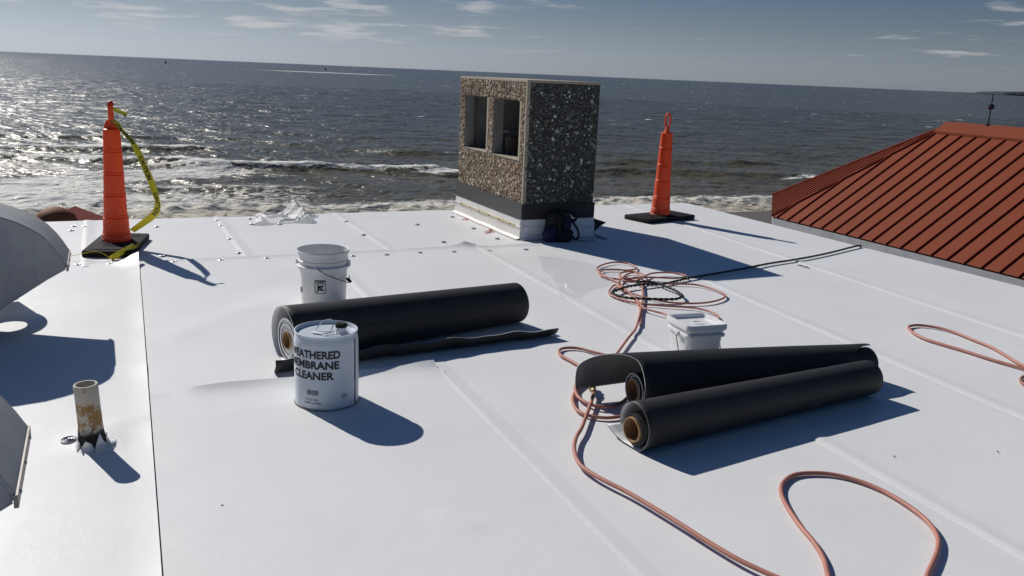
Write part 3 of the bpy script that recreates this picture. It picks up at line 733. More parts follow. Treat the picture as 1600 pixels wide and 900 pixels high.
# ------------------------------------------------------------------ traffic cones
def make_cone(label, loc, rz, base_rz, base_off):
    t = thing('traffic_cone', label, 'traffic cone', loc, rz, 'orange looper cones on the roof')
    m = B(); m.bbox(-.375, .375, -.18, .18, .001, .052, .012)
    for sx in (-1, 1):
        m.bbox(sx * .27 - .05, sx * .27 + .05, -.12, .12, .05, .056, .002)
        m.bbox(sx * .18 - .012, sx * .18 + .012, -.07, .07, .05, .057, .002)
    m.lathe([(.135, .05), (.128, .058), (.112, .06)], 28, c=(-base_off[0], -base_off[1], 0))
    o = m.build('rubber_base', RUBBER, t); auto(o, 40); o.location = (base_off[0], base_off[1], 0); o.rotation_euler = (0, 0, base_rz)
    o.location = (0, 0, 0)
    # stepped body: each tier carries a small lip at its foot
    tiers = [(.050, .104, .107), (.112, .095, .098), (.245, .0835, .087), (.420, .0755, .079), (.590, .069, .0725), (.770, .0625, .066), (.945, .055, None)]
    prof = [(.108, .05), (.108, .052)]
    for i in range(6):
        z0_, top, r_ = tiers[i][0], tiers[i][1], tiers[i][2]
        z1_ = tiers[i + 1][0]
        prof += [(r_ + .005, z0_ + .003), (r_ + .005, z0_ + .014), (r_ + .001, z0_ + .020), (top + .0005 if i else .107, z1_ - .007), (top - .008 if i else .099, z1_ - .001)]
    prof += [(.050, .946), (.028, .952), (.024, .965), (0, .966)]
    m = B(); m.lathe(prof, 36); auto(m.build('cone_body', ORANGE, t), 30)
    # the flat looped grab handle on top
    P = []
    for k in range(36):
        a_ = 2 * math.pi * k / 36
        w = .030 * (1 - .22 * math.exp(-((math.sin(a_)) / .35) ** 2)); P.append((w * math.cos(a_), 0, 1.075 + .070 * math.sin(a_)))
    m = B(); m.tube(P, .0105, 8, closed=True); m.lathe([(.030, .945), (.026, .975), (.019, 1.012)], 16); m.bbox(-.016, .016, -.011, .011, .97, 1.012, .004)
    o = m.build('grab_handle', ORANGE, t); auto(o, 40); o.scale = (1, 1.9, 1)
    return t
coneL = make_cone('orange stepped cone with yellow caution tape tied to its neck', (-3.243, 6.88, 0), 0, math.radians(100), (0, 0))
coneR = copy_tree(coneL)
coneR['label'] = 'bare orange stepped cone to the right of the concrete chimney'
coneR.location = (1.60, 9.47, 0)
coneL.location.x += .015; coneL.rotation_euler = (0, math.radians(1.2), 0)
for o, t in ((coneL, 0), (coneR, 1)):
    for c in o.children:
        if c.name.startswith('grab_handle'): c.rotation_euler = (0, 0, math.radians(112) if t == 0 else math.radians(-4))
        if c.name.startswith('rubber_base'): c.rotation_euler = (0, 0, math.radians(103) if t == 0 else math.radians(38))
for c in coneL.children:
    if c.name.startswith('rubber_base'): c.location = (.03, -.06, 0)
m = B(); m.lathe([(0, 1.112), (.018, 1.116), (.025, 1.13), (.022, 1.148), (.012, 1.158), (0, 1.16)], 16); auto(m.build('cap', ORANGE2, coneL), 60)

# caution tape tied to the left cone, blowing to the right
CAUT = ['CAUTION']
def ribbon(name, C3, wid, twist, parent=None, txt=True, label=None):
    P = spline(C3, .03); n = len(P); S = [0.0]
    for i in range(1, n): S.append(S[-1] + (P[i] - P[i - 1]).length)
    Wd = []
    for i in range(n):
        tt = (P[min(i + 1, n - 1)] - P[max(i - 1, 0)]).normalized(); u_ = S[i] / S[-1]
        a_ = np.interp(u_, [q[0] for q in twist], [q[1] for q in twist])
        view = Vector((0, -1, .15)).normalized(); side = tt.cross(view).normalized(); nrm = side.cross(tt).normalized()
        w_ = side * math.cos(a_) + nrm * math.sin(a_); Wd.append((w_, tt.cross(w_).normalized()))
    V = []; F = []; K = 4
    for i in range(n):
        for j in range(K + 1):
            q = j / K - .5; V.append(P[i] + Wd[i][0] * q * wid + Wd[i][1] * .006 * math.cos(q * 3.1) * math.sin(S[i] * 14))
    for i in range(n - 1):
        for j in range(K): F.append((i * (K + 1) + j, i * (K + 1) + j + 1, (i + 1) * (K + 1) + j + 1, (i + 1) * (K + 1) + j))
    if parent is None:
        o = mesh(name, V, F, YELLOW, smooth=True)
    else: o = mesh(name, V, F, YELLOW, parent, smooth=True)
    if txt:
        tv, tf = text_mesh('CAUTION', .043, .0014); L = S[-1]
        s0 = .15
        Sa = np.array(S)
        while s0 < L - .13:
            m = B()
            for sgn in (1, -1):
                VV = []
                for v in tv:
                    ss = s0 + v.x; i = int(np.clip(np.searchsorted(Sa, ss) - 1, 0, n - 2)); f_ = (ss - S[i]) / max(1e-6, S[i + 1] - S[i])
                    q = -(v.y - .0152) * 1.15
                    qq = q / wid
                    def pt(i_): return P[i_] + Wd[i_][0] * q + Wd[i_][1] * (.006 * math.cos(qq * 3.1) * math.sin(S[i_] * 14) + sgn * .0016)
                    VV.append(pt(i).lerp(pt(i + 1), f_))
                m.add(VV, tf)
            s0 += .30
            m.build('lettering', INK, o)
    return o
tp = ribbon('caution_tape', [(-3.194, 6.860, 1.015), (-3.161, 6.860, 0.997), (-3.124, 6.860, 0.944), (-3.044, 6.860, 0.853), (-2.990, 6.860, 0.745), (-2.949, 6.860, 0.641), (-2.907, 6.860, 0.530), (-2.879, 6.860, 0.434), (-2.868, 6.860, 0.357), (-2.896, 6.860, 0.283), (-2.983, 6.860, 0.212), (-3.091, 6.860, 0.134)] , .058,
            [(0, 1.2), (.12, 1.35), (.24, 1.15), (.30, .95), (.40, 1.05), (.48, .85), (.60, .95), (.67, 1.3), (.74, .75), (.85, .65), (1, 1.0)])
tag(tp, 'yellow caution tape with black lettering blowing off the left cone', 'caution tape')
k1 = ribbon('tape_tail', [(-3.209, 6.860, 1.094), (-3.159, 6.860, 1.096), (-3.140, 6.860, 1.082), (-3.105, 6.860, 1.076), (-3.071, 6.860, 1.055)], .03, [(0, .4), (.5, .2), (1, .6)], tp, False)
m = B(); m.lathe([(.031, .945), (.033, .958), (.030, .972)], 14, c=coneL.location); m.build('knot', YELLOW, tp)
k2 = ribbon('tape_end', [(-2.99, 6.72, .066), (-2.965, 6.63, .07), (-2.985, 6.50, .058), (-3.02, 6.41, .03), (-3.05, 6.38, .01)], .045, [(0, .5), (.5, 1.0), (1, .5)], tp, False)
m = B(); m.tube(spline([(-3.05, 6.38, .012), (-3.15, 6.37, .062), (-3.32, 6.32, .03), (-3.4, 6.28, .012)], .02), .002, 5); m.build('string', YELLOW, tp)

# ------------------------------------------------------------------ sheet metal vent hoods
def make_hood(label):
    t = thing('vent_hood', label, 'vent hood', (0, 0, 0), ANG, 'galvanised vent hoods along the left of the roof')
    top = [(-1.03, .0), (-1.03, .36), (-1.00, .50), (-.93, .61), (-.83, .69), (-.70, .735), (-.56, .745), (-.44, .73), (-.35, .70), (-.287, .672), (-.215, .643), (-.151, .604), (-.10, .562), (-.058, .509), (-.03, .463), (0, .405)]
    mouth = [(-.01, .385), (-.10, .335), (-.22, .258), (-.33, .187), (-.50, .085), (-.60, .0)]
    y0_, y1_ = 0.0, .40
    V = []; F = []
    for y in (y0_, y1_):
        for x, z in top: V.append((x, y, z))
    k = len(top)
    for i in range(k - 1): F.append((i, i + 1, k + i + 1, k + i))
    o = mesh('curved_top', V, F, GALV, t, smooth=True); s_ = o.modifiers.new('t', 'SOLIDIFY'); s_.thickness = .003; s_.offset = 1; s_ = o.modifiers.new('e', 'EDGE_SPLIT'); s_.split_angle = math.radians(40)
    for y in (y0_ + .002, y1_ - .002):
        P = top + mouth; o = mesh('side_panel', [(x, y, z) for x, z in P], [tuple(range(len(P)))], GALV, t); s_ = o.modifiers.new('t', 'SOLIDIFY'); s_.thickness = .003
        m = B(); m.tube([(x, y + (-.004 if y < .2 else .004), z - .004) for x, z in top[2:]], .005, 6); m.build('folded_seam', GALV, t)
        m = B(); m.box(-.004, .0, -.004, .004, 0, 0)
        # a stiff lip along the mouth edge of the panel
        mm = B()
        for (xa, za), (xb, zb) in zip(mouth[:-1], mouth[1:]):
            mm.tube([(xa, y, za), (xb, y, zb)], .005, 4)
        mm.build('mouth_lip', GALV, t)
    m = B(); m.box(-.005, .006, -.012, y1_ + .012, .374, .410); m.build('flange', M('zinc_flange', (.30, .27, .24), rough=.5, metal=.3, noise=(20, .8, (.36, .33, .30))), t)
    for k_ in range(3):
        m = B(); m.lathe([(.006, 0), (.006, .003), (0, .005)], 8); o = m.build('screw', STEEL, t); o.location = (.007, .04 + k_ * .16, .392); o.rotation_euler = (0, math.pi / 2, 0)
    m = B(); m.box(-1.06, -.57, -.03, y1_ + .03, 0, .03); m.build('curb', MEMB, t)
    return t
h1 = make_hood('galvanised curved vent hood at the left edge beside the taped cone')
h1.location = RW(-3.79, -3.82)
h2 = copy_tree(h1); h2['label'] = 'galvanised vent hood at the left edge in front of the vent pipe'
h2.location = RW(-3.835, -6.56); h2.scale = (1, 1.12, 1.0)
# unseen ring and plate added beside the farther hood; they cast a round shadow
m = B(); Rr = []
for k in range(32):
    a_ = 2 * math.pi * k / 32; Rr.append(a_)
V = []; F = []
for (ri, yy) in ((.10, 0), (.215, 0), (.215, .02), (.10, .02)):
    for a_ in Rr: V.append((ri * math.cos(a_), yy, ri * math.sin(a_) * (1 if ri > .15 else .8) + (.055 if ri < .15 else 0)))
for s_ in range(4):
    for k in range(32): F.append((s_ * 32 + k, s_ * 32 + (k + 1) % 32, ((s_ + 1) % 4) * 32 + (k + 1) % 32, ((s_ + 1) % 4) * 32 + k))
k0 = len(V); V += [(x, y, z) for z in (-.30, -.04) for y in (0, .02) for x in (-.205, .205)]
F += [tuple(k0 + i for i in f) for f in ((0, 2, 3, 1), (4, 5, 7, 6), (0, 1, 5, 4), (2, 6, 7, 3), (0, 4, 6, 2), (1, 3, 7, 5))]
o = mesh('shadow_ring', V, F, GALV, h1); auto(o, 40)
o.location = (-.50, .79, .31); o.rotation_euler = (0, 0, math.radians(30))
m = B(); m.box(-.52, -.48, .40, .80, .10, .12); m.build('shadow_ring_arm', GALV, h1)  # added arm reaching to the unseen ring

# ------------------------------------------------------------------ vent pipe
vp = thing('vent_pipe', 'short vent pipe with flaking white and ochre paint through the left of the roof', 'vent pipe', (-1.632, 3.155, 0)); vp.rotation_euler = (math.radians(1.5), math.radians(-1.5), 0); vp.scale = (1, 1, .96)
R_ = .0445
m = B(); m.lathe([(R_, -.02), (R_, .10), (R_ - .0005, .2), (R_, .268), (R_ - .002, .272), (R_ - .009, .272), (R_ - .011, .268), (R_ - .011, -.02)], 40)
auto(m.build('pipe', PIPEM, vp), 40)
for k in range(7):
    a0 = 2 * math.pi * k / 7 + .35; hh = (.030, .06, .035, .065, .045, .025, .055)[k]; da = .30
    ca, sa = math.cos(a0), math.sin(a0); tx, ty = -sa, ca
    V = []; 
    for q, (rr, z) in enumerate(((.085, .002), (.066, .006), (.056, .016), (.053, .034), (.056 + .006 * (k % 3), .034 + hh * .6))):
        w = (.040, .033, .024, .013, .001)[q]
        V += [(rr * ca - w * tx, rr * sa - w * ty, z), (rr * ca, rr * sa, z + .001), (rr * ca + w * tx, rr * sa + w * ty, z)]
    F = []
    for q in range(4):
        for j in range(2): F.append((q * 3 + j, q * 3 + j + 1, q * 3 + j + 4, q * 3 + j + 3))
    o = mesh('flashing_petal', V, F, [MEMB, BLACK], vp, smooth=True); s_ = o.modifiers.new('t', 'SOLIDIFY'); s_.thickness = .003; s_.offset = -1; s_.material_offset = 1
m = B(); m.lathe([(.062, .002), (.052, .030), (.0465, .060)], 24); m.build('tar_collar', M('tar', (.012, .010, .009), rough=.8, bump=(60, .6, .006)), vp)
rb = B(); rb.lathe([(.042, -.004), (.042, .003), (.036, .0065), (.030, .003), (.024, .007), (.018, .0035), (.012, .008), (.007, .006), (.006, .011), (0, .012)], 28)
for (x, y) in [(-1.738, 3.182), (-1.617, 3.158)]:
    u, v = UV(x, y); o = rb.build('fastener_plate', PLATEM, roof_parent(u, v)); o.scale = (.8, .8, .8); auto(o, 25)
    o.location = (u, v, float(base_h(np.array([u]), np.array([v]))[0]) + .003)

# ------------------------------------------------------------------ membrane rolls
def make_roll(label, C0, C1, core_r, wind, spiral, mats, core_ext=.0, wind_white=False, ext=None, wavy=0.0):
    """spiral(t): cross-section polyline [(q, z)] at fraction t of the axis; q is toward the camera"""
    C0 = Vector((*C0, 0)); C1 = Vector((*C1, 0)); ax = C1 - C0; L = ax.length; ax.normalize(); q = Vector((ax.y, -ax.x, 0))
    t = thing('membrane_roll', label, 'membrane roll', C0, math.atan2(ax.y, ax.x), 'rolls of roofing membrane')
    # local frame: x along the roll, -y toward the camera
    def ring(name, r0_, r1_, zc0, zc1, x0, x1, mat, mi_face=None, q0=0, n=40):
        m = B(); V = []
        for (xx, rr) in ((x0, r0_), (x1, r0_), (x1, r1_), (x0, r1_)):
            tt = xx / L
            for k in range(n):
                a_ = 2 * math.pi * k / n
                V.append((xx, -(q0 + rr * math.cos(a_)), zc0 + (zc1 - zc0) * tt + rr * math.sin(a_)))
        F = []; I = []
        for s_ in range(4):
            for k in range(n):
                F.append((s_ * n + k, s_ * n + (k + 1) % n, ((s_ + 1) % 4) * n + (k + 1) % n, ((s_ + 1) % 4) * n + k)); I.append(1 if (s_ in (1, 3) and mi_face) else 0)
        o = mesh(name, V, F, [mat, mi_face or mat], t, midx=I); auto(o, 40); return o
    r_w, zc0, zc1, q0 = wind
    ring('cardboard_core', core_r - .006, core_r, zc0, zc1, -core_ext, L + core_ext * .5, CARD, q0=q0)
    layers = 5; rr = core_r + .0015
    for k in range(layers):
        r2 = core_r + (r_w - core_r) * (k + 1) / layers
        ring('winding', rr, r2 - .0012, zc0, zc1, .0 + random.uniform(0, .012), L - random.uniform(0, .01), BLACK, mats[2] if k % 2 == 0 or wind_white else BLACK, q0=q0); rr = r2
    nx = 48; V = []; F = []; I = []
    base = spiral(0); k = None
    grid = []
    for i in range(nx + 1):
        tt = i / nx; P = spline([(a_, 0, b_) for a_, b_ in spiral(tt)], .012) if False else [Vector((a_, 0, b_)) for a_, b_ in spiral(tt)]
        # resample by fraction so that every section has the same count
        d = [0.0]
        for a_, b_ in zip(P[:-1], P[1:]): d.append(d[-1] + (b_ - a_).length)
        fr = np.linspace(0, d[-1], 72); Q = np.interp(fr, d, [p.x for p in P]); Zs = np.interp(fr, d, [p.z for p in P])
        row = []
        for j in range(72):
            x = tt * L
            if ext is not None: x = tt * L + ext(j / 71.0) * (1 - tt) ** 6
            zz_ = Zs[j]
            if wavy and j > 60: zz_ += wavy * (j - 60) / 11 * (math.sin(x * 17) + .6 * math.sin(x * 31 + 1)) * .5
            row.append((x, -Q[j], max(zz_, .004)))
        grid.append(row)
    for row in grid: V += row
    for i in range(nx):
        for j in range(71): F.append((i * 72 + j, i * 72 + j + 1, (i + 1) * 72 + j + 1, (i + 1) * 72 + j)); I.append(0)
    o = mesh('outer_wrap', V, F, [mats[0], mats[1], mats[2]], t, smooth=True)
    s_ = o.modifiers.new('t', 'SOLIDIFY'); s_.thickness = .0045; s_.offset = -1 if mats[3] else 1; s_.material_offset = 1; s_.material_offset_rim = 2
    return t
def arc(cq, cz, r, a0, a1, n=40, r1=None):
    r1 = r if r1 is None else r1
    return [(cq + (r + (r1 - r) * k / n) * math.cos(math.radians(a0 + (a1 - a0) * k / n)), cz + (r + (r1 - r) * k / n) * math.sin(math.radians(a0 + (a1 - a0) * k / n))) for k in range(n + 1)]
# angles: 0 toward the camera, 90 up, 180 away
def sp1(t):
    R0 = .125 - .005 * t; R1 = .165 - .042 * t
    cz = .128 - .004 * t
    A = arc(-.004 - .03 * (1 - t), cz + .02 * (1 - t), R0 - .004, -70, 265, 60, R1)
    A = [(a_, max(b_, .006)) for a_, b_ in A]
    d = .15 + .24 * t
    tail = [(.04, .005), (d * .5, .006), (d - .05, .010), (d - .015, .028), (d + .005, .06), (d + .003, .092 - .03 * t)]
    return A + tail
make_roll('black membrane roll with a loose wavy tail lying behind the steel can', (-1.14, 4.215), (.035, 5.165), .048, (.118, .125, .121, 0), sp1, (ROLLWHITE, BLACK, ROLLWHITE, True), wind_white=True, core_ext=.004, wavy=.012, ext=lambda f: -.13 * sstep(.72, .95, f))
def sp2(t):
    R0 = .095 - .004 * t; R1 = .150 - .058 * t
    cz = .098 - .006 * t
    a0 = -100 + 185 * float(sstep(.66, .99, t))
    return arc(-.035 * (1 - t), cz + .015 * (1 - t), R0 + .028 * (1 - t), a0, 175 + 28 * (1 - t), 60, R1)
def ext2(f):
    return -.21 * sstep(.50, .86, f)
make_roll('black membrane roll with a flared flap hanging off its left end', (.585, 3.80), (1.90, 4.38), .052, (.082, .088, .088, 0), sp2, (ROLLIN, BLACK, ROLLWHITE, True), ext=ext2, core_ext=.006)
def sp3(t):
    R0 = .085 ; R1 = .118 - .03 * t
    A = arc(0, .090 + .018 * (1 - t), R0, 200, -95, 60, R1)
    A = [(a_, max(b_, .006)) for a_, b_ in A]
    k = 1 - t
    return A + [(-.05 * k - .012, .006), (-.10 * k - .018, .012 + .006 * k), (-.15 * k - .02, .014 + .025 * k)]
make_roll('black membrane roll with open spiral layers at its left end, nearest roll', (.525, 3.345), (1.81, 4.13), .054, (.072, .085, .083, 0), sp3, (BLACK, ROLLWHITE, ROLLIN, True), core_ext=.008)

# ------------------------------------------------------------------ steel can
can = thing('steel_can', 'round white steel can lettered weathered membrane cleaner, closed with a black cap', 'can', (-.831, 3.735, 0), math.atan2(-3.735, .831))
CR, CH = .1435, .345
m = B(); m.lathe([(0, .004), (CR - .004, .004), (CR + .001, .002), (CR + .003, .006), (CR + .001, .011), (CR - .001, .014), (CR, .03), (CR + .0012, .115), (CR, .12), (CR, CH - .05), (CR - .001, CH - .04), (CR - .004, CH - .022), (CR - .008, CH - .012), (CR - .008, CH - .008), (CR - .003, CH - .005), (CR - .002, CH), (CR - .007, CH + .001), (CR - .010, CH - .003), (CR - .012, CH - .016), (CR - .03, CH - .0155), (0, CH - .014)], 72)
auto(m.build('can_body', CANW, can), 30)
m = B(); m.lathe([(CR + .0032, .002), (CR + .0036, .006), (CR + .0015, .0115)], 72); m.build('bottom_chime', RUSTY, can)
# local +x faces the camera; angle grows to the right as seen
def on_can(V, ang, z, r=CR + .0018):
    return [(r * math.cos(ang + v.x / CR), r * math.sin(ang + v.x / CR), z + v.y) for v in V]
def fit(txt, width, cap, bold):
    V, F = text_mesh(txt, 1.0, bold); xs = [v.x for v in V]; w = max(xs) - min(xs); mx = (max(xs) + min(xs)) / 2; h = max(v.y for v in V)
    return [Vector(((v.x - mx) / w * width, v.y / h * cap, 0)) for v in V], F
D = math.radians
for txt, wid, z, a_ in (('WEATHERED', .268, .249, -29), ('MEMBRANE', .258, .201, -29), ('CLEANER', .208, .152, -29)):
    V, F = fit(txt, wid, .035, .034); b = B(); b.add(on_can(V, D(a_), z), F); b.build('lettering', INK, can)
for txt, wid, z, cap in (('5 U.S. GAL.', .062, .052, .010), ('(18.93 LITERS)', .080, .035, .010)):
    V, F = fit(txt, wid, cap, .012); b = B(); b.add(on_can(V, D(-26), z), F); b.build('small_print', INKG, can)
b = B(); x = -.027; random.seed(3)
while x < .027:
    w = random.choice((.0012, .002, .0032)); V = [Vector((x, 0, 0)), Vector((x + w, 0, 0)), Vector((x + w, .024, 0)), Vector((x, .024, 0))]
    b.add(on_can(V, D(-26), .078), [(0, 1, 2, 3)]); x += w + random.choice((.0012, .0018))
b.build('barcode', INKG, can)
b = B()
for k in range(5):
    a_ = k * 1.256 + .3; P = [Vector((.016 * math.cos(a_ + s_) * (1 if i % 2 else .45), .012 * math.sin(a_ + s_) * (1 if i % 2 else .5), 0)) for i, s_ in enumerate((0, .5, 1.0))]
    b.tube([Vector(p) for p in on_can(P, D(31), .068)], .0013, 4)
b.build('small_emblem', INKG, can)
b = B(); b.box(0, .0025, -.003, .003, .012, CH - .03); o = b.build('side_seam', INK, can); o.location = ((CR + .0002) * math.cos(D(60)), (CR + .0002) * math.sin(D(60)), 0); o.rotation_euler = (0, 0, D(60))
sp = (.035, .072)
m = B(); m.lathe([(.030, CH - .015), (.030, CH - .010), (.024, CH - .006), (.022, CH + .012), (.024, CH + .014)], 24, c=(sp[0] - .02, sp[1] - .005, 0)); auto(m.build('spout_neck', WHITE, can), 40)
m = B(); m.lathe([(.0255, CH + .012), (.0265, CH + .014), (.0265, CH + .026), (.022, CH + .031), (0, CH + .030)], 24, c=(sp[0] - .02, sp[1] - .005, 0)); auto(m.build('spout_cap', RUBBER, can), 40)
m = B(); zt_ = CH - .010
m.tube(spline([(-.01, -.045, zt_ + .004), (-.045, -.01, zt_ + .035), (-.02, .03, zt_ + .042), (.03, .02, zt_ + .006), (.055, -.012, zt_ + .004), (.045, .05, zt_ + .012)], .006), .0024, 6)
m.tube([(.02, -.06, zt_), (.045, -.02, zt_)], .004, 6)
m.build('bail_handle', STEEL, can)

# ------------------------------------------------------------------ round bucket
bk = thing('round_bucket', 'round white plastic bucket without a lid behind the black roll', 'bucket', (-1.215, 5.40, 0), math.atan2(-5.40, 1.205)); bk.scale = (1.07, 1.07, .99)
PLA = M('translucent_plastic', (.80, .79, .77), rough=.38, noise=(6, .5, (.70, .68, .65)))
PLA.node_tree.nodes['Principled BSDF'].inputs['Subsurface Weight'].default_value = 0.0
m = B(); m.lathe([(0, .006), (.128, .004), (.131, .010), (.1405, .245), (.1405, .250), (.156, .252), (.157, .256), (.157, .268), (.153, .270), (.1425, .272), (.1435, .29), (.1435, .293), (.148, .295), (.148, .301), (.1445, .303), (.1475, .348), (.155, .350), (.156, .362), (.153, .366), (.149, .364), (.1465, .355), (.139, .26), (.128, .012), (0, .011)], 64)
auto(m.build('bucket_body', PLA, bk), 32)
for sgn in (-1, 1):
    m = B(); m.bbox(-.016, .016, -.008, .012, .26, .296, .004); o = m.build('handle_lug', PLA, bk)
    a_ = D(78 if sgn > 0 else -102); o.location = (.150 * math.cos(a_), .150 * math.sin(a_), 0); o.rotation_euler = (0, 0, a_ - math.pi / 2)
m = B(); P = []
for k in range(25):
    f = k / 24; a_ = D(78 - 100 * f * 1.05); rr = .168
    P.append((rr * math.cos(a_), rr * math.sin(a_), .150 + .13 * abs(f - .02) ** .8 * .9 + .0))
P = [(.158 * math.cos(D(-12)), .158 * math.sin(D(-12)), .275)] + [(.165 * math.cos(D(-12 + 74 * f)), .165 * math.sin(D(-12 + 74 * f)), .275 - .115 * f ** .75) for f in np.linspace(.06, 1, 18)] + [(.163 * math.cos(D(72)), .163 * math.sin(D(72)), .185), (.155 * math.cos(D(70)), .155 * math.sin(D(70)), .20)]
m.tube(spline(P, .01), .0026, 6); m.build('bail_handle', DARKMET, bk)
m = B(); m.lathe([(.007, -.02), (.010, -.016), (.010, .016), (.007, .02)], 10); o = m.build('handle_grip', RUBBER, bk); o.location = (.160 * math.cos(D(68)), .160 * math.sin(D(68)), .172); o.rotation_euler = (.6, .5, 0)
def on_bucket(V, ang, z): return [((.1345 + (z + v.y) * .038) * math.cos(ang + v.x / .138), (.1345 + (z + v.y) * .038) * math.sin(ang + v.x / .138), z + v.y) for v in V]
def rect(b, x0, x1, y0, y1, ang, z): b.add(on_bucket([Vector((x, y, 0)) for x, y in ((x0, y0), ((x0 + x1) / 2, y0), (x1, y0), (x1, y1), ((x0 + x1) / 2, y1), (x0, y1))], ang, z), [(0, 1, 4, 5), (1, 2, 3, 4)])
b = B(); A_ = D(-8); z_ = .105
for args in ((-.032, .032, .078, .086), (-.032, .032, 0, .003), (-.032, -.029, .003, .078), (.029, .032, .003, .078), (-.026, .026, .064, .067), (-.020, .022, .071, .074)): rect(b, *args, A_, z_)
# a hazard pictogram: a figure bent over a pail
b.tube([Vector(p) for p in on_bucket([Vector((.014 * math.cos(a_), .034 + .013 * math.sin(a_), 0)) for a_ in np.linspace(.3, 5.5, 14)], A_, z_)], .0032, 4)
b.tube([Vector(p) for p in on_bucket([Vector((-.02, .01, 0)), Vector((-.004, .045, 0)), Vector((.018, .052, 0))], A_, z_)], .003, 4)
b.tube([Vector(p) for p in on_bucket([Vector((-.018, .055, 0)), Vector((.02, .016, 0))], A_, z_)], .003, 4)
b.build('warning_label', INK, bk)
b = B(); rect(b, -.012, .012, 0, .035, D(-72), .09); b.build('side_label', INKG, bk)

# ------------------------------------------------------------------ square bucket with lid
sqb = thing('square_bucket', 'square white plastic bucket with a lid behind the right pair of rolls', 'bucket', (.992, 4.44, 0), math.radians(20)); sqb.scale = (.90, .90, 1.0)
def rsq(hx, hy, r, n=6):
    P = []
    for cx, cy, a0 in ((hx - r, hy - r, 0), (-hx + r, hy - r, 90), (-hx + r, -hy + r, 180), (hx - r, -hy + r, 270)):
        for k in range(n + 1):
            a_ = D(a0 + 90 * k / n); P.append((cx + r * math.cos(a_), cy + r * math.sin(a_)))
    return P
def loft(levels):
    m = B(); n = None
    for hx, hy, r, z in levels:
        P = rsq(hx, hy, r); n = len(P); m.V += [(x, y, z) for x, y in P]
    for i in range(len(levels) - 1):
        for j in range(n): m.F.append((i * n + j, i * n + (j + 1) % n, (i + 1) * n + (j + 1) % n, (i + 1) * n + j)); m.I.append(0)
    m.F.append(tuple(range(n - 1, -1, -1))); m.I.append(0); e = (len(levels) - 1) * n; m.F.append(tuple(range(e, e + n))); m.I.append(0)
    return m
W2 = .128
o = loft([(.105, .105, .03, .003), (.108, .108, .03, .012), (.117, .117, .03, .19), (.118, .118, .03, .198), (.131, .131, .032, .200), (.131, .131, .032, .212), (.120, .120, .03, .214), (.121, .121, .03, .228), (.129, .129, .032, .230), (.129, .129, .032, .236), (.121, .121, .03, .238)]).build('bucket_body', WHITE, sqb); auto(o, 35)
o = loft([(.134, .134, .034, .236), (.137, .137, .034, .240), (.137, .137, .034, .262), (.134, .134, .032, .268), (.122, .122, .028, .269), (.117, .117, .026, .266), (.112, .112, .024, .247)]).build('lid', WHITE, sqb); auto(o, 35)
m = B(); m.lathe([(.034, .247), (.034, .250), (.030, .250), (.030, .247)], 28, c=(.01, .0, 0)); m.build('lid_port', WHITE, sqb)
for sx in (-1, 1):
    m = B(); m.tube(spline([(sx * .134, -.01, .206), (sx * .142, -.02, .19), (sx * .142, -.07, .10), (sx * .138, -.10, .05)], .01), .0025, 6); m.build('bail_handle', DARKMET, sqb)
    m = B(); m.bbox(sx * .134 - .008, sx * .134 + .008, -.03, .012, .196, .216, .003); m.build('handle_lug', WHITE, sqb)
m = B(); m.box(-.085, .085, -.1175, -.1150, .075, .128); m.build('dark_label', M('blue_label', (.04, .055, .11), rough=.5), sqb)

# ------------------------------------------------------------------ backpack
bp_ = thing('backpack', 'navy and black backpack slumped against the shaded side of the chimney', 'backpack', RW(.225, -1.93), ANG)
def blob(name, mat, c, s, parent, rot=(0, 0, 0), amp=.03, seed=0, p=2.6):
    bm = bmesh.new(); bmesh.ops.create_icosphere(bm, subdivisions=4, radius=1)
    for v in bm.verts:
        d = v.co.copy(); k = (abs(d.x) ** p + abs(d.y) ** p + abs(d.z) ** p) ** (-1 / p); d = d * k
        nn = float(fbm(np.array([d.x * 2.1 + d.z * 1.7 + seed]), np.array([d.y * 2.1 - d.z * 1.1 + seed * 2]), 3, seed)[0]) - .5
        d = d * (1 + amp * 4 * nn); v.co = Vector((d.x * s[0], d.y * s[1], d.z * s[2]))
    bmesh.ops.rotate(bm, verts=bm.verts, cent=(0, 0, 0), matrix=(Matrix.Rotation(rot[2], 3, 'Z') @ Matrix.Rotation(rot[1], 3, 'Y') @ Matrix.Rotation(rot[0], 3, 'X')))
    for v in bm.verts: v.co += Vector(c)
    for v in bm.verts: v.co.z = max(v.co.z, .004)
    me = bpy.data.meshes.new(name); bm.to_mesh(me); bm.free(); me.materials.append(mat); me.polygons.foreach_set('use_smooth', [True] * len(me.polygons))
    return link(name, me, parent)
blob('main_compartment', BLKFAB, (0, .05, .135), (.115, .085, .140), bp_, (.16, .10, 0), .05, 3, 3.6)
blob('front_pocket', NAVY, (-.105, -.015, .070), (.080, .065, .080), bp_, (.1, -.55, .25), .09, 5, 2.6)
blob('top_flap', BLKFAB, (.075, .01, .240), (.095, .08, .042), bp_, (.1, .30, 0), .09, 8, 3.2)
blob('side_panel', NAVY, (.045, -.035, .155), (.036, .03, .085), bp_, (.1, .30, .2), .08, 9, 3)
blob('bottom_panel', BLKFAB, (.02, -.015, .06), (.085, .085, .062), bp_, (0, .05, 0), .07, 12, 3.4)
m = B(); m.tube(spline([(.10, -.03, .19), (.15, -.05, .12), (.165, -.06, .055), (.13, -.075, .02), (.10, -.06, .05)], .01), .010, 6); m.tube(spline([(-.03, -.06, .24), (-.055, -.085, .16), (-.03, -.09, .05)], .01), .011, 6); m.build('shoulder_strap', BLKFAB, bp_)
m = B(); m.tube(spline([(.13, -.07, .02), (.19, -.10, .008), (.26, -.10, .006), (.33, -.08, .006)], .01), .004, 5); m.build('strap_end', BLKFAB, bp_)
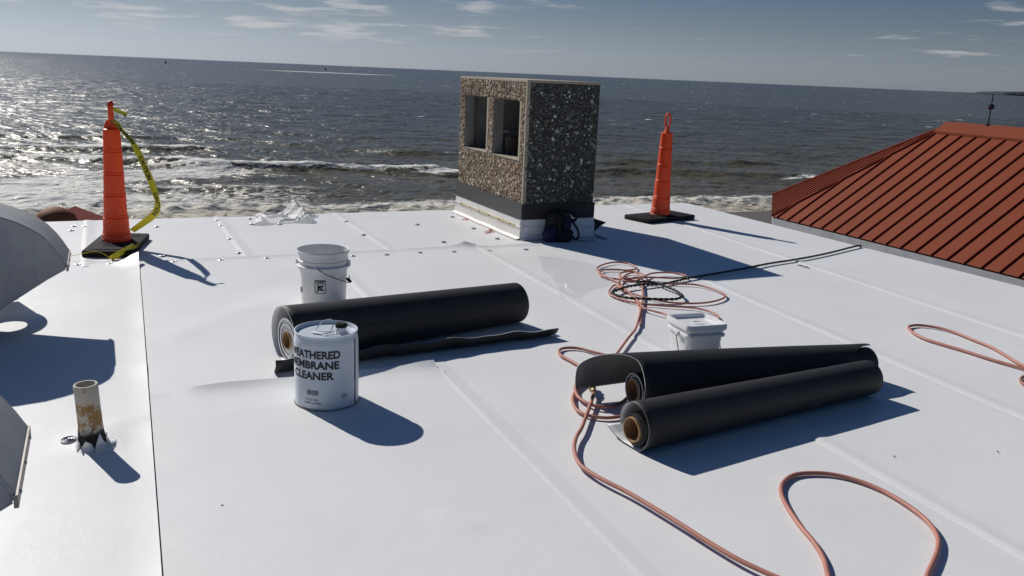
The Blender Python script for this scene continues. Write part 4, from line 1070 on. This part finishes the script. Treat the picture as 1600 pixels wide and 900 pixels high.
# curved white tick on the flap
V = []; F = []; n = 16
for i in range(n + 1):
    t = i / n; x = -.004 + .052 * t; zc_ = .026 * (1 - t) ** 3.2 - .010 * math.sin(t * 2.6) * .9 + .002 * t; w = .0075 * math.sin(math.pi * min(1, .15 + t * .87)) ** .8
    V += [(x, 0, zc_ - w), (x, 0, zc_ + w * .6)]
for i in range(n): F.append((2 * i, 2 * i + 2, 2 * i + 3, 2 * i + 1))
o = mesh('white_emblem', V, F, LOGOW, bp_); o.location = (.055, -.088, .238); o.rotation_euler = (-.25, .12, 0)
s_ = o.modifiers.new('t', 'SOLIDIFY'); s_.thickness = .003

# ------------------------------------------------------------------ hoses and rope
HR = .0088
def hose_path(P, r=HR, lift=None, zs=.0):
    out = []
    for i, (x, y) in enumerate(P): out.append((x, y, r + .004 + zs + (lift[i] if lift else 0)))
    return spline(out, .018)
def hose(name, label, paths, cat='hose', group=None, mat=HOSE, radii=None):
    m = B()
    for i, p in enumerate(paths): m.tube(p, radii[i] if radii else HR, 8)
    o = m.build(name, mat, smooth=True); tag(o, label, cat, group); return o
h_a = hose('air_hose', 'long orange air hose coiled in a pile and trailing past the black rolls', [
    hose_path([(0.804, 5.152), (0.848, 5.452), (0.857, 5.678), (0.841, 5.900), (0.816, 6.118), (0.786, 6.290), (0.719, 6.443), (0.677, 6.610), (0.671, 6.733), (0.726, 6.873), (0.827, 6.990), (0.927, 6.985), (0.985, 6.900), (0.991, 6.783), (0.916, 6.711), (0.832, 6.718), (0.719, 6.685), (0.675, 6.521), (0.737, 6.405), (0.894, 6.371), (0.995, 6.327), (1.112, 6.308), (1.248, 6.312), (1.371, 6.314), (1.456, 6.230), (1.519, 6.107), (1.527, 5.997), (1.459, 5.879), (1.342, 5.781), (1.213, 5.741), (1.074, 5.754), (0.946, 5.847), (0.864, 5.940), (0.793, 6.038), (0.768, 6.187), (0.742, 6.163), (0.690, 5.970), (0.706, 5.859), (0.767, 5.765), (0.858, 5.687), (0.967, 5.656), (1.103, 5.642), (1.237, 5.624), (1.327, 5.535), (1.349, 5.423), (1.289, 5.225), (1.191, 5.100)], zs=.004),
    hose_path([(1.005, 5.282), (0.998, 5.392), (0.937, 5.458), (0.876, 5.535), (0.866, 5.679), (0.829, 5.952), (0.780, 6.170), (0.854, 6.447), (0.947, 6.594), (0.992, 6.451), (1.071, 6.573), (1.166, 6.635), (1.276, 6.642), (1.338, 6.579), (1.340, 6.525), (1.243, 6.455), (1.115, 6.453), (1.031, 6.448), (0.947, 6.401), (0.847, 6.383), (0.827, 6.506), (0.901, 6.629), (0.995, 6.581), (1.008, 6.454), (0.908, 6.292), (0.837, 6.299), (0.817, 6.461)], zs=.014),
    hose_path([(0.970, 6.282), (0.947, 6.084), (0.912, 5.823), (0.857, 5.516), (0.815, 5.297), (0.758, 5.037), (0.692, 4.847), (0.634, 4.670), (0.577, 4.505), (0.528, 4.434)], zs=.01),
    hose_path([(0.528, 4.542), (0.448, 4.599), (0.414, 4.629), (0.360, 4.648), (0.302, 4.631), (0.277, 4.582), (0.282, 4.504), (0.324, 4.429), (0.370, 4.346), (0.411, 4.255), (0.450, 4.164)]),
    hose_path([(0.436, 4.278), (0.391, 4.204), (0.348, 4.095), (0.328, 3.976), (0.339, 3.859), (0.376, 3.790), (0.426, 3.756), (0.486, 3.763), (0.539, 3.820), (0.569, 3.877), (0.608, 3.966)], zs=.006),
    hose_path([(0.641, 3.710), (0.578, 3.681), (0.515, 3.659), (0.454, 3.637), (0.391, 3.645), (0.342, 3.677), (0.314, 3.751), (0.312, 3.872), (0.341, 3.991), (0.382, 4.076), (0.410, 4.149), (0.403, 4.196), (0.395, 4.143), (0.401, 4.074), (0.409, 4.012)], zs=.0)], radii=(.0070, .0070, .0078, .0083, .0083, .0083))
h_b = hose('air_hose', 'orange air hose with a brass coupling, running off the bottom edge', [
    hose_path([(0.412, 3.978), (0.412, 3.909), (0.396, 3.808), (0.377, 3.719), (0.351, 3.597), (0.326, 3.481), (0.298, 3.385), (0.282, 3.282), (0.283, 3.197), (0.296, 3.118), (0.331, 3.050), (0.382, 2.985), (0.456, 2.901), (0.534, 2.794), (0.607, 2.689), (0.674, 2.586), (0.754, 2.477), (0.834, 2.397), (0.927, 2.312), (1.007, 2.164), (1.017, 1.963), (0.922, 1.695)], zs=.012)])
m = B(); p0 = Vector((*[(0.409, 4.039)][0], .034)); p1 = Vector((*[(0.412, 3.934)][0], .030)); d_ = (p1 - p0)
for f0, f1, r_ in ((-.1, .18, .012), (.18, .45, .019), (.45, .62, .014), (.62, .9, .018), (.9, 1.15, .012)): m.tube([p0 + d_ * f0, p0 + d_ * f1], r_, 6)
m.build('coupling', BRASS, h_b)
h_c = hose('air_hose', 'orange hose looping up from the bottom edge at lower right', [
    hose_path([(0.624, 1.640), (0.831, 2.001), (0.958, 2.235), (1.018, 2.386), (1.032, 2.440), (1.047, 2.513), (1.050, 2.618), (1.037, 2.731), (1.033, 2.853), (1.041, 2.963), (1.069, 3.048), (1.125, 3.121), (1.191, 3.152), (1.284, 3.155), (1.371, 3.113), (1.441, 3.035), (1.491, 2.921), (1.513, 2.806), (1.503, 2.707), (1.472, 2.630), (1.415, 2.539), (1.360, 2.461), (1.310, 2.373), (1.261, 2.256), (1.233, 2.027), (1.280, 1.775)])])
h_d = hose('air_hose', 'narrow loop of faded orange hose at the right edge', [
    hose_path([(3.015, 4.361), (2.945, 4.532), (2.915, 4.667), (2.906, 4.750), (2.910, 4.993), (2.878, 5.135), (2.828, 5.317), (2.759, 5.407), (2.666, 5.444), (2.591, 5.411), (2.561, 5.356), (2.546, 5.256), (2.562, 5.136), (2.618, 5.028), (2.697, 4.909), (2.765, 4.782), (2.839, 4.674), (2.885, 4.615), (2.970, 4.515), (3.102, 4.391)])], mat=HOSE)
h_e = hose('air_hose', 'short bend of dark orange hose just inside the right edge below the narrow loop', [
    hose_path([(2.957, 4.493), (2.849, 4.500), (2.789, 4.462), (2.755, 4.418), (2.734, 4.347), (2.773, 4.184)])], mat=HOSE2)
# twisted black rope
def rope(P, r, pitch):
    S = spline(P, .012); m = B(); L = [0.0]
    for a_, b_ in zip(S[:-1], S[1:]): L.append(L[-1] + (b_ - a_).length)
    for ph in (0, math.pi):
        Q = []
        for i, p in enumerate(S):
            tt = (S[min(i + 1, len(S) - 1)] - S[max(i - 1, 0)]).normalized(); sd_ = Vector((0, 0, 1)).cross(tt); sd_.normalize() if sd_.length > 1e-4 else None
            upn = tt.cross(sd_); a_ = L[i] / pitch * 2 * math.pi + ph
            Q.append(p + sd_ * r * 1.15 * math.cos(a_) + upn * r * .7 * math.sin(a_))
        m.tube(Q, r * .85, 6)
    return m
rp = [(3.478, 8.380), (3.321, 8.234), (2.870, 7.777), (2.505, 7.454), (2.183, 7.208), (1.869, 6.927), (1.581, 6.690), (1.381, 6.533), (1.242, 6.392), (1.117, 6.277), (0.975, 6.194), (0.845, 6.104), (0.753, 5.983), (0.711, 5.914), (0.736, 5.829), (0.805, 5.771), (0.899, 5.762), (1.011, 5.771), (1.129, 5.790), (1.184, 5.851), (1.200, 5.915), (1.175, 6.055), (1.116, 6.180), (1.068, 6.270), (1.000, 6.298), (0.920, 6.234)]
P = [(x, y, .018 + (.012 if i > 9 else 0)) for i, (x, y) in enumerate(rp)]
P = [(P[1][0] + .05, P[1][1] + .022, -.45), (P[1][0] + .05, P[1][1] + .022, -.12), (P[1][0] + .035, P[1][1] + .016, .0)] + P[1:]
tag(rope(P, .0070, .080).build('twisted_rope', ROPE, smooth=True), 'twisted black rope stretched from the hose pile to the red roof', 'rope')

# ------------------------------------------------------------------ scraps of plastic film
def film(name, label, pts, hts, mat, seed, amp, n=34):
    """pts: outline corners; hts: heights; a crumpled sheet spanned between four corners"""
    a_, b_, c_, d_ = [Vector((*p, 0)) for p in pts]; V = []; F = []
    for i in range(n + 1):
        for j in range(n + 1):
            s, t = i / n, j / n; p = (a_ * (1 - s) + b_ * s) * (1 - t) + (d_ * (1 - s) + c_ * s) * t
            e1 = float(fbm(np.array([s * 5 + seed]), np.array([t * 5.0]), 4, seed)[0]); e2 = abs(float(fbm(np.array([s * 3.3]), np.array([t * 3.3 + seed]), 3, seed + 5)[0]) - .5)
            hgt = (hts[0] * (1 - s) + hts[1] * s) * (1 - t) + (hts[3] * (1 - s) + hts[2] * s) * t
            am = amp * (.35 + 1.0 * math.exp(-(s * s + (1 - t) ** 2) / .05) + 1.2 * math.exp(-(s * s + t * t) / .03))
            z = hgt + am * (.15 - e2) * 4 + am * (e1 - .5)
            jx = .10 * (float(fbm(np.array([s * 4 + 9]), np.array([t * 4.]), 2, seed + 9)[0]) - .5); jy = .10 * (float(fbm(np.array([s * 4.]), np.array([t * 4 + 30]), 2, seed + 11)[0]) - .5)
            V.append((p.x + jx, p.y + jy, max(z, .006)))
    for i in range(n):
        for j in range(n): F.append((i * (n + 1) + j, (i + 1) * (n + 1) + j, (i + 1) * (n + 1) + j + 1, i * (n + 1) + j + 1))
    o = mesh(name, V, F, mat, smooth=True); auto(o, 28); return tag(o, label, 'plastic film')
film('plastic_film', 'clear crumpled plastic film lying left of the hose pile', [(0.196, 7.248), (0.846, 6.825), (0.758, 6.326), (0.374, 5.768)], (.0, .0, .0, .01), FILM, 7, .05)
# the milky sheet: folded flat with one corner standing up
V = []; F = []; n = 30; a_, b_, c_, d_ = [Vector((*p, 0)) for p in [(-2.471, 8.097), (-1.998, 8.363), (-2.016, 8.834), (-2.660, 8.662)]]
for i in range(n + 1):
    for j in range(n + 1):
        s, t = i / n, j / n; p = (a_ * (1 - s) + b_ * s) * (1 - t) + (d_ * (1 - s) + c_ * s) * t
        fold = max(0.0, .105 - 1.0 * abs((s - .74) * .62 + (t - .55) * .25)) * (1 if s > .55 else max(0, (s - .30) / .25)) * (.5 + .5 * t)
        cr_ = abs(float(fbm(np.array([s * 3.2 + 4]), np.array([t * 2.4 + 1]), 3, 23)[0]) - .5)
        V.append((p.x + .05 * (float(vnoise(np.array([s * 4.]), np.array([t * 4. + 7]), 3)[0]) - .5), p.y + .08 * (float(vnoise(np.array([s * 4. + 3]), np.array([t * 4.]), 5)[0]) - .5), .006 + 1.35 * fold + max(0, .028 - .22 * cr_)))
for i in range(n):
    for j in range(n): F.append((i * (n + 1) + j, (i + 1) * (n + 1) + j, (i + 1) * (n + 1) + j + 1, i * (n + 1) + j + 1))
o = mesh('plastic_film', V, F, FILM2, smooth=True); auto(o, 25); tag(o, 'milky torn plastic sheet flapping at the sea edge of the roof', 'plastic film')
m = B()
for k in range(5):
    x, y = [(2.448, 7.260), (2.463, 7.237), (2.473, 7.202), (2.492, 7.193), (2.497, 7.157)][k]; m.bbox(x - .012, x + .010, y - .006, y + .007, .003, .007 + .003 * (k % 2), .0015)
tag(m.build('scrap', M('dark_scrap', (.08, .08, .09), rough=.7)), 'small dark scrap lying beside the rope on a membrane seam', 'scrap')
for (x, y), lab in zip([(1.636, 3.372), (2.122, 3.465), (-0.973, 2.718), (-0.324, 4.173)], ('small dark crumb on the membrane right of the rolls, left one of two', 'small dark crumb on the membrane near the right edge', 'small dark crumb on the near sheet left of centre', 'small dark crumb beside the lifted sheet corner')):
    m = B(); m.bbox(x - .0035, x + .0035, y - .0025, y + .0025, .002, .006, .0012); tag(m.build('crumb', INK), lab, 'debris')

# ------------------------------------------------------------------ red roofed pavilions
def make_pavilion(label, P1, d1, end_dx, end_dy, half, apex_x, rise, length, pitch_seam, wall_drop, detail=True):
    ang = math.atan2(d1[1], d1[0])
    t = thing('pavilion', label, 'pavilion', P1, ang)
    # local x along the near eave, +y away from us
    def mk(x, y, z): return Vector((x, y, z))
    A = mk(apex_x, half, rise); A2 = mk(length - apex_x, half, rise)
    poly = [mk(0, 0, 0), mk(end_dx, end_dy, 0), mk(end_dx, 2 * half - end_dy, 0), mk(0, 2 * half, 0), mk(length, 2 * half, 0), mk(length - end_dx, 2 * half - end_dy, 0), mk(length - end_dx, end_dy, 0), mk(length, 0, 0)]
    def face_panels(e0, e1, tops, spacing, sh_=.032):
        """tops: polyline of the upper boundary from the e0 end to the e1 end"""
        ex = (e1 - e0).normalized(); L = (e1 - e0).length
        up = tops[0] - e0; up = up - ex * up.dot(ex)
        upd = up.normalized(); nrm = ex.cross(upd).normalized()
        if nrm.z < 0: nrm = -nrm
        tx = [(p - e0).dot(ex) for p in tops]; ty = [(p - e0).dot(upd) for p in tops]
        tx = [0] + tx + [L]; ty = [0] + ty + [0]
        def top(x): return float(np.interp(x, tx, ty))
        xs = [0.0]
        x = spacing * .55
        while x < L - .05: xs.append(x); x += spacing
        xs.append(L)
        knots = sorted(set(xs + [a_ for a_ in tx if 0 < a_ < L]))
        for x0_, x1_ in zip(xs[:-1], xs[1:]):
            ks = [k for k in knots if x0_ < k < x1_]
            up_pts = [(x0_, top(x0_))] + [(k, top(k)) for k in ks] + [(x1_, top(x1_))]
            P = [(x0_, 0), (x1_, 0)] + up_pts[::-1]
            P = [P[i] for i in range(len(P)) if i == 0 or (abs(P[i][0] - P[i - 1][0]) + abs(P[i][1] - P[i - 1][1])) > 1e-4]
            if len(P) < 3: continue
            o = mesh('roof_panel', [e0 + ex * a_ + upd * b_ for a_, b_ in P], [tuple(range(len(P)))], REDROOF, t)
            if o.data.polygons[0].normal.dot(nrm) < 0: o.data.flip_normals()
        for x in xs[1:-1]:
            h_ = top(x)
            if h_ < .08: continue
            m = B(); a_ = e0 + ex * x; Tm = Matrix((( *ex, ), (*upd, ), (*nrm, ))).transposed().to_4x4(); Tm.translation = a_
            m.box(-.008, .008, .0, h_ - .01, -.005, sh_, T=Tm); m.build('standing_seam', REDROOF2, t)
    face_panels(poly[0], poly[7], [A, A2], pitch_seam)
    face_panels(poly[1], poly[0], [A], pitch_seam, .026)
    for f in ((poly[2], poly[1], A), (poly[3], poly[2], A), (poly[4], poly[3], A, A2), (poly[5], poly[4], A2), (poly[6], poly[5], A2), (poly[7], poly[6], A2)):
        mesh('roof_panel', f, [tuple(range(len(f)))], REDROOF, t)
    # hip and ridge caps
    for p, q in ((poly[0], A), (poly[1], A)):
        d_ = (q - p); m = B(); m.tube([p + Vector((0, 0, .02)), q + Vector((0, 0, .02))], .022, 6); m.build('hip_cap', REDROOF2, t)
    d_ = Vector((1, 0, 0)); m = B(); sl = rise / half
    V = []
    for x in (apex_x - .1, length - apex_x + .1):
        V += [(x, half - .34, rise - .34 * sl + .060), (x, half, rise + .07), (x, half + .34, rise - .34 * sl + .060), (x, half - .34, rise - .34 * sl + .0), (x, half + .34, rise - .34 * sl + .0)]
    mesh('ridge_cap', V, [(0, 1, 6, 5), (1, 2, 7, 6), (3, 0, 5, 8), (2, 4, 9, 7), (0, 3, 4, 2, 1), (5, 6, 7, 9, 8)], REDROOF, t)
    # fascia under the eaves, walls below
    m = B(); n = len(poly)
    for i in range(n):
        a_, b_ = poly[i], poly[(i + 1) % n]; c_ = Vector(((length) / 2, half, 0))
        ins = lambda p, k, z: Vector((p.x + (c_.x - p.x) * k, p.y + (c_.y - p.y) * k, z))
        m.add([ins(a_, .004, -.03), ins(b_, .004, -.03), ins(b_, .004, -.26), ins(a_, .004, -.26), ins(a_, .12, -.26), ins(b_, .12, -.26)], [(0, 1, 2, 3), (3, 2, 5, 4)])
    m.build('fascia', FASC, t)
    m = B()
    for i in range(n):
        a_, b_ = poly[i], poly[(i + 1) % n]
        ins = lambda p, k, z: Vector((p.x + (c_.x - p.x) * k, p.y + (c_.y - p.y) * k, z))
        m.add([ins(a_, .12, -.26), ins(b_, .12, -.26), ins(b_, .12, -wall_drop), ins(a_, .12, -wall_drop)], [(0, 1, 2, 3)])
    m.build('wall', WALLM, t)
    return t, A
pav, A_ = make_pavilion('red standing seam metal roof of the pavilion on the right, with a lightning rod', (5.754, 19.28, -1.38), (.408, -.913), -3.07, 2.59, 3.56, 1.296, 2.163, 15.0, .345, 4.7)
# lightning rod on its ridge
lr = thing('lightning_rod', 'thin lightning rod with a dark ball on the red ridge', 'lightning rod')
lr.parent = None
lp = pav.matrix_world if False else (Matrix.Translation(pav.location) @ Matrix.Rotation(pav.rotation_euler.z, 4, 'Z')) @ Vector((1.296 + .95, 3.56, 2.163 + .07))
lr.location = lp
m = B(); m.tube([(0, 0, -.02), (0, 0, .30)], .014, 8); m.tube([(.0, 0, .42), (.0, 0, .64)], .012, 8); m.build('rod', DARKMET, lr)
m = B(); m.lathe([(0, .305)] + [(.065 * math.cos(a_), .37 + .065 * math.sin(a_)) for a_ in np.linspace(-1.4, 1.4, 14)] + [(0, .436)], 24); m.build('ball', BALLM, lr, smooth=True)
m = B(); m.lathe([(.05, -.03), (.05, 0), (.02, .02)], 10); m.build('foot', DARKMET, lr)
# a second, lower red roof just showing past the sea edge on the left
pv2 = thing('red_roof_turret', 'rounded red roof showing just past the roof edge behind the left cone', 'roof', (-10.55, 20.0, -2.0), math.radians(10))
m = B(); prof = [(.47, -.40)] + [(.45 * math.cos(a_), -.34 + .34 * math.sin(a_)) for a_ in np.linspace(.15, 1.57, 10)]; m.lathe(prof, 28, c=(-.22, 0, .02)); auto(m.build('dome', M('weathered_copper_red', (.27, .10, .045), rough=.7, spec=.15, noise=(3, .7, (.20, .07, .035))), pv2), 50)
mesh('sloping_roof', [(-.6, -.6, -.6), (.62, -.5, -.44), (.60, 1.2, -.44), (-.15, .1, -.13), (-.15, 1.2, -.14), (-1.4, .6, -.6)], [(0, 1, 3), (1, 2, 4, 3), (0, 3, 4, 5)], REDROOF2, pv2)
m = B(); m.box(-1.3, .9, -.45, 1.1, -4.3, -.46); m.build('wall', WALLM, pv2)
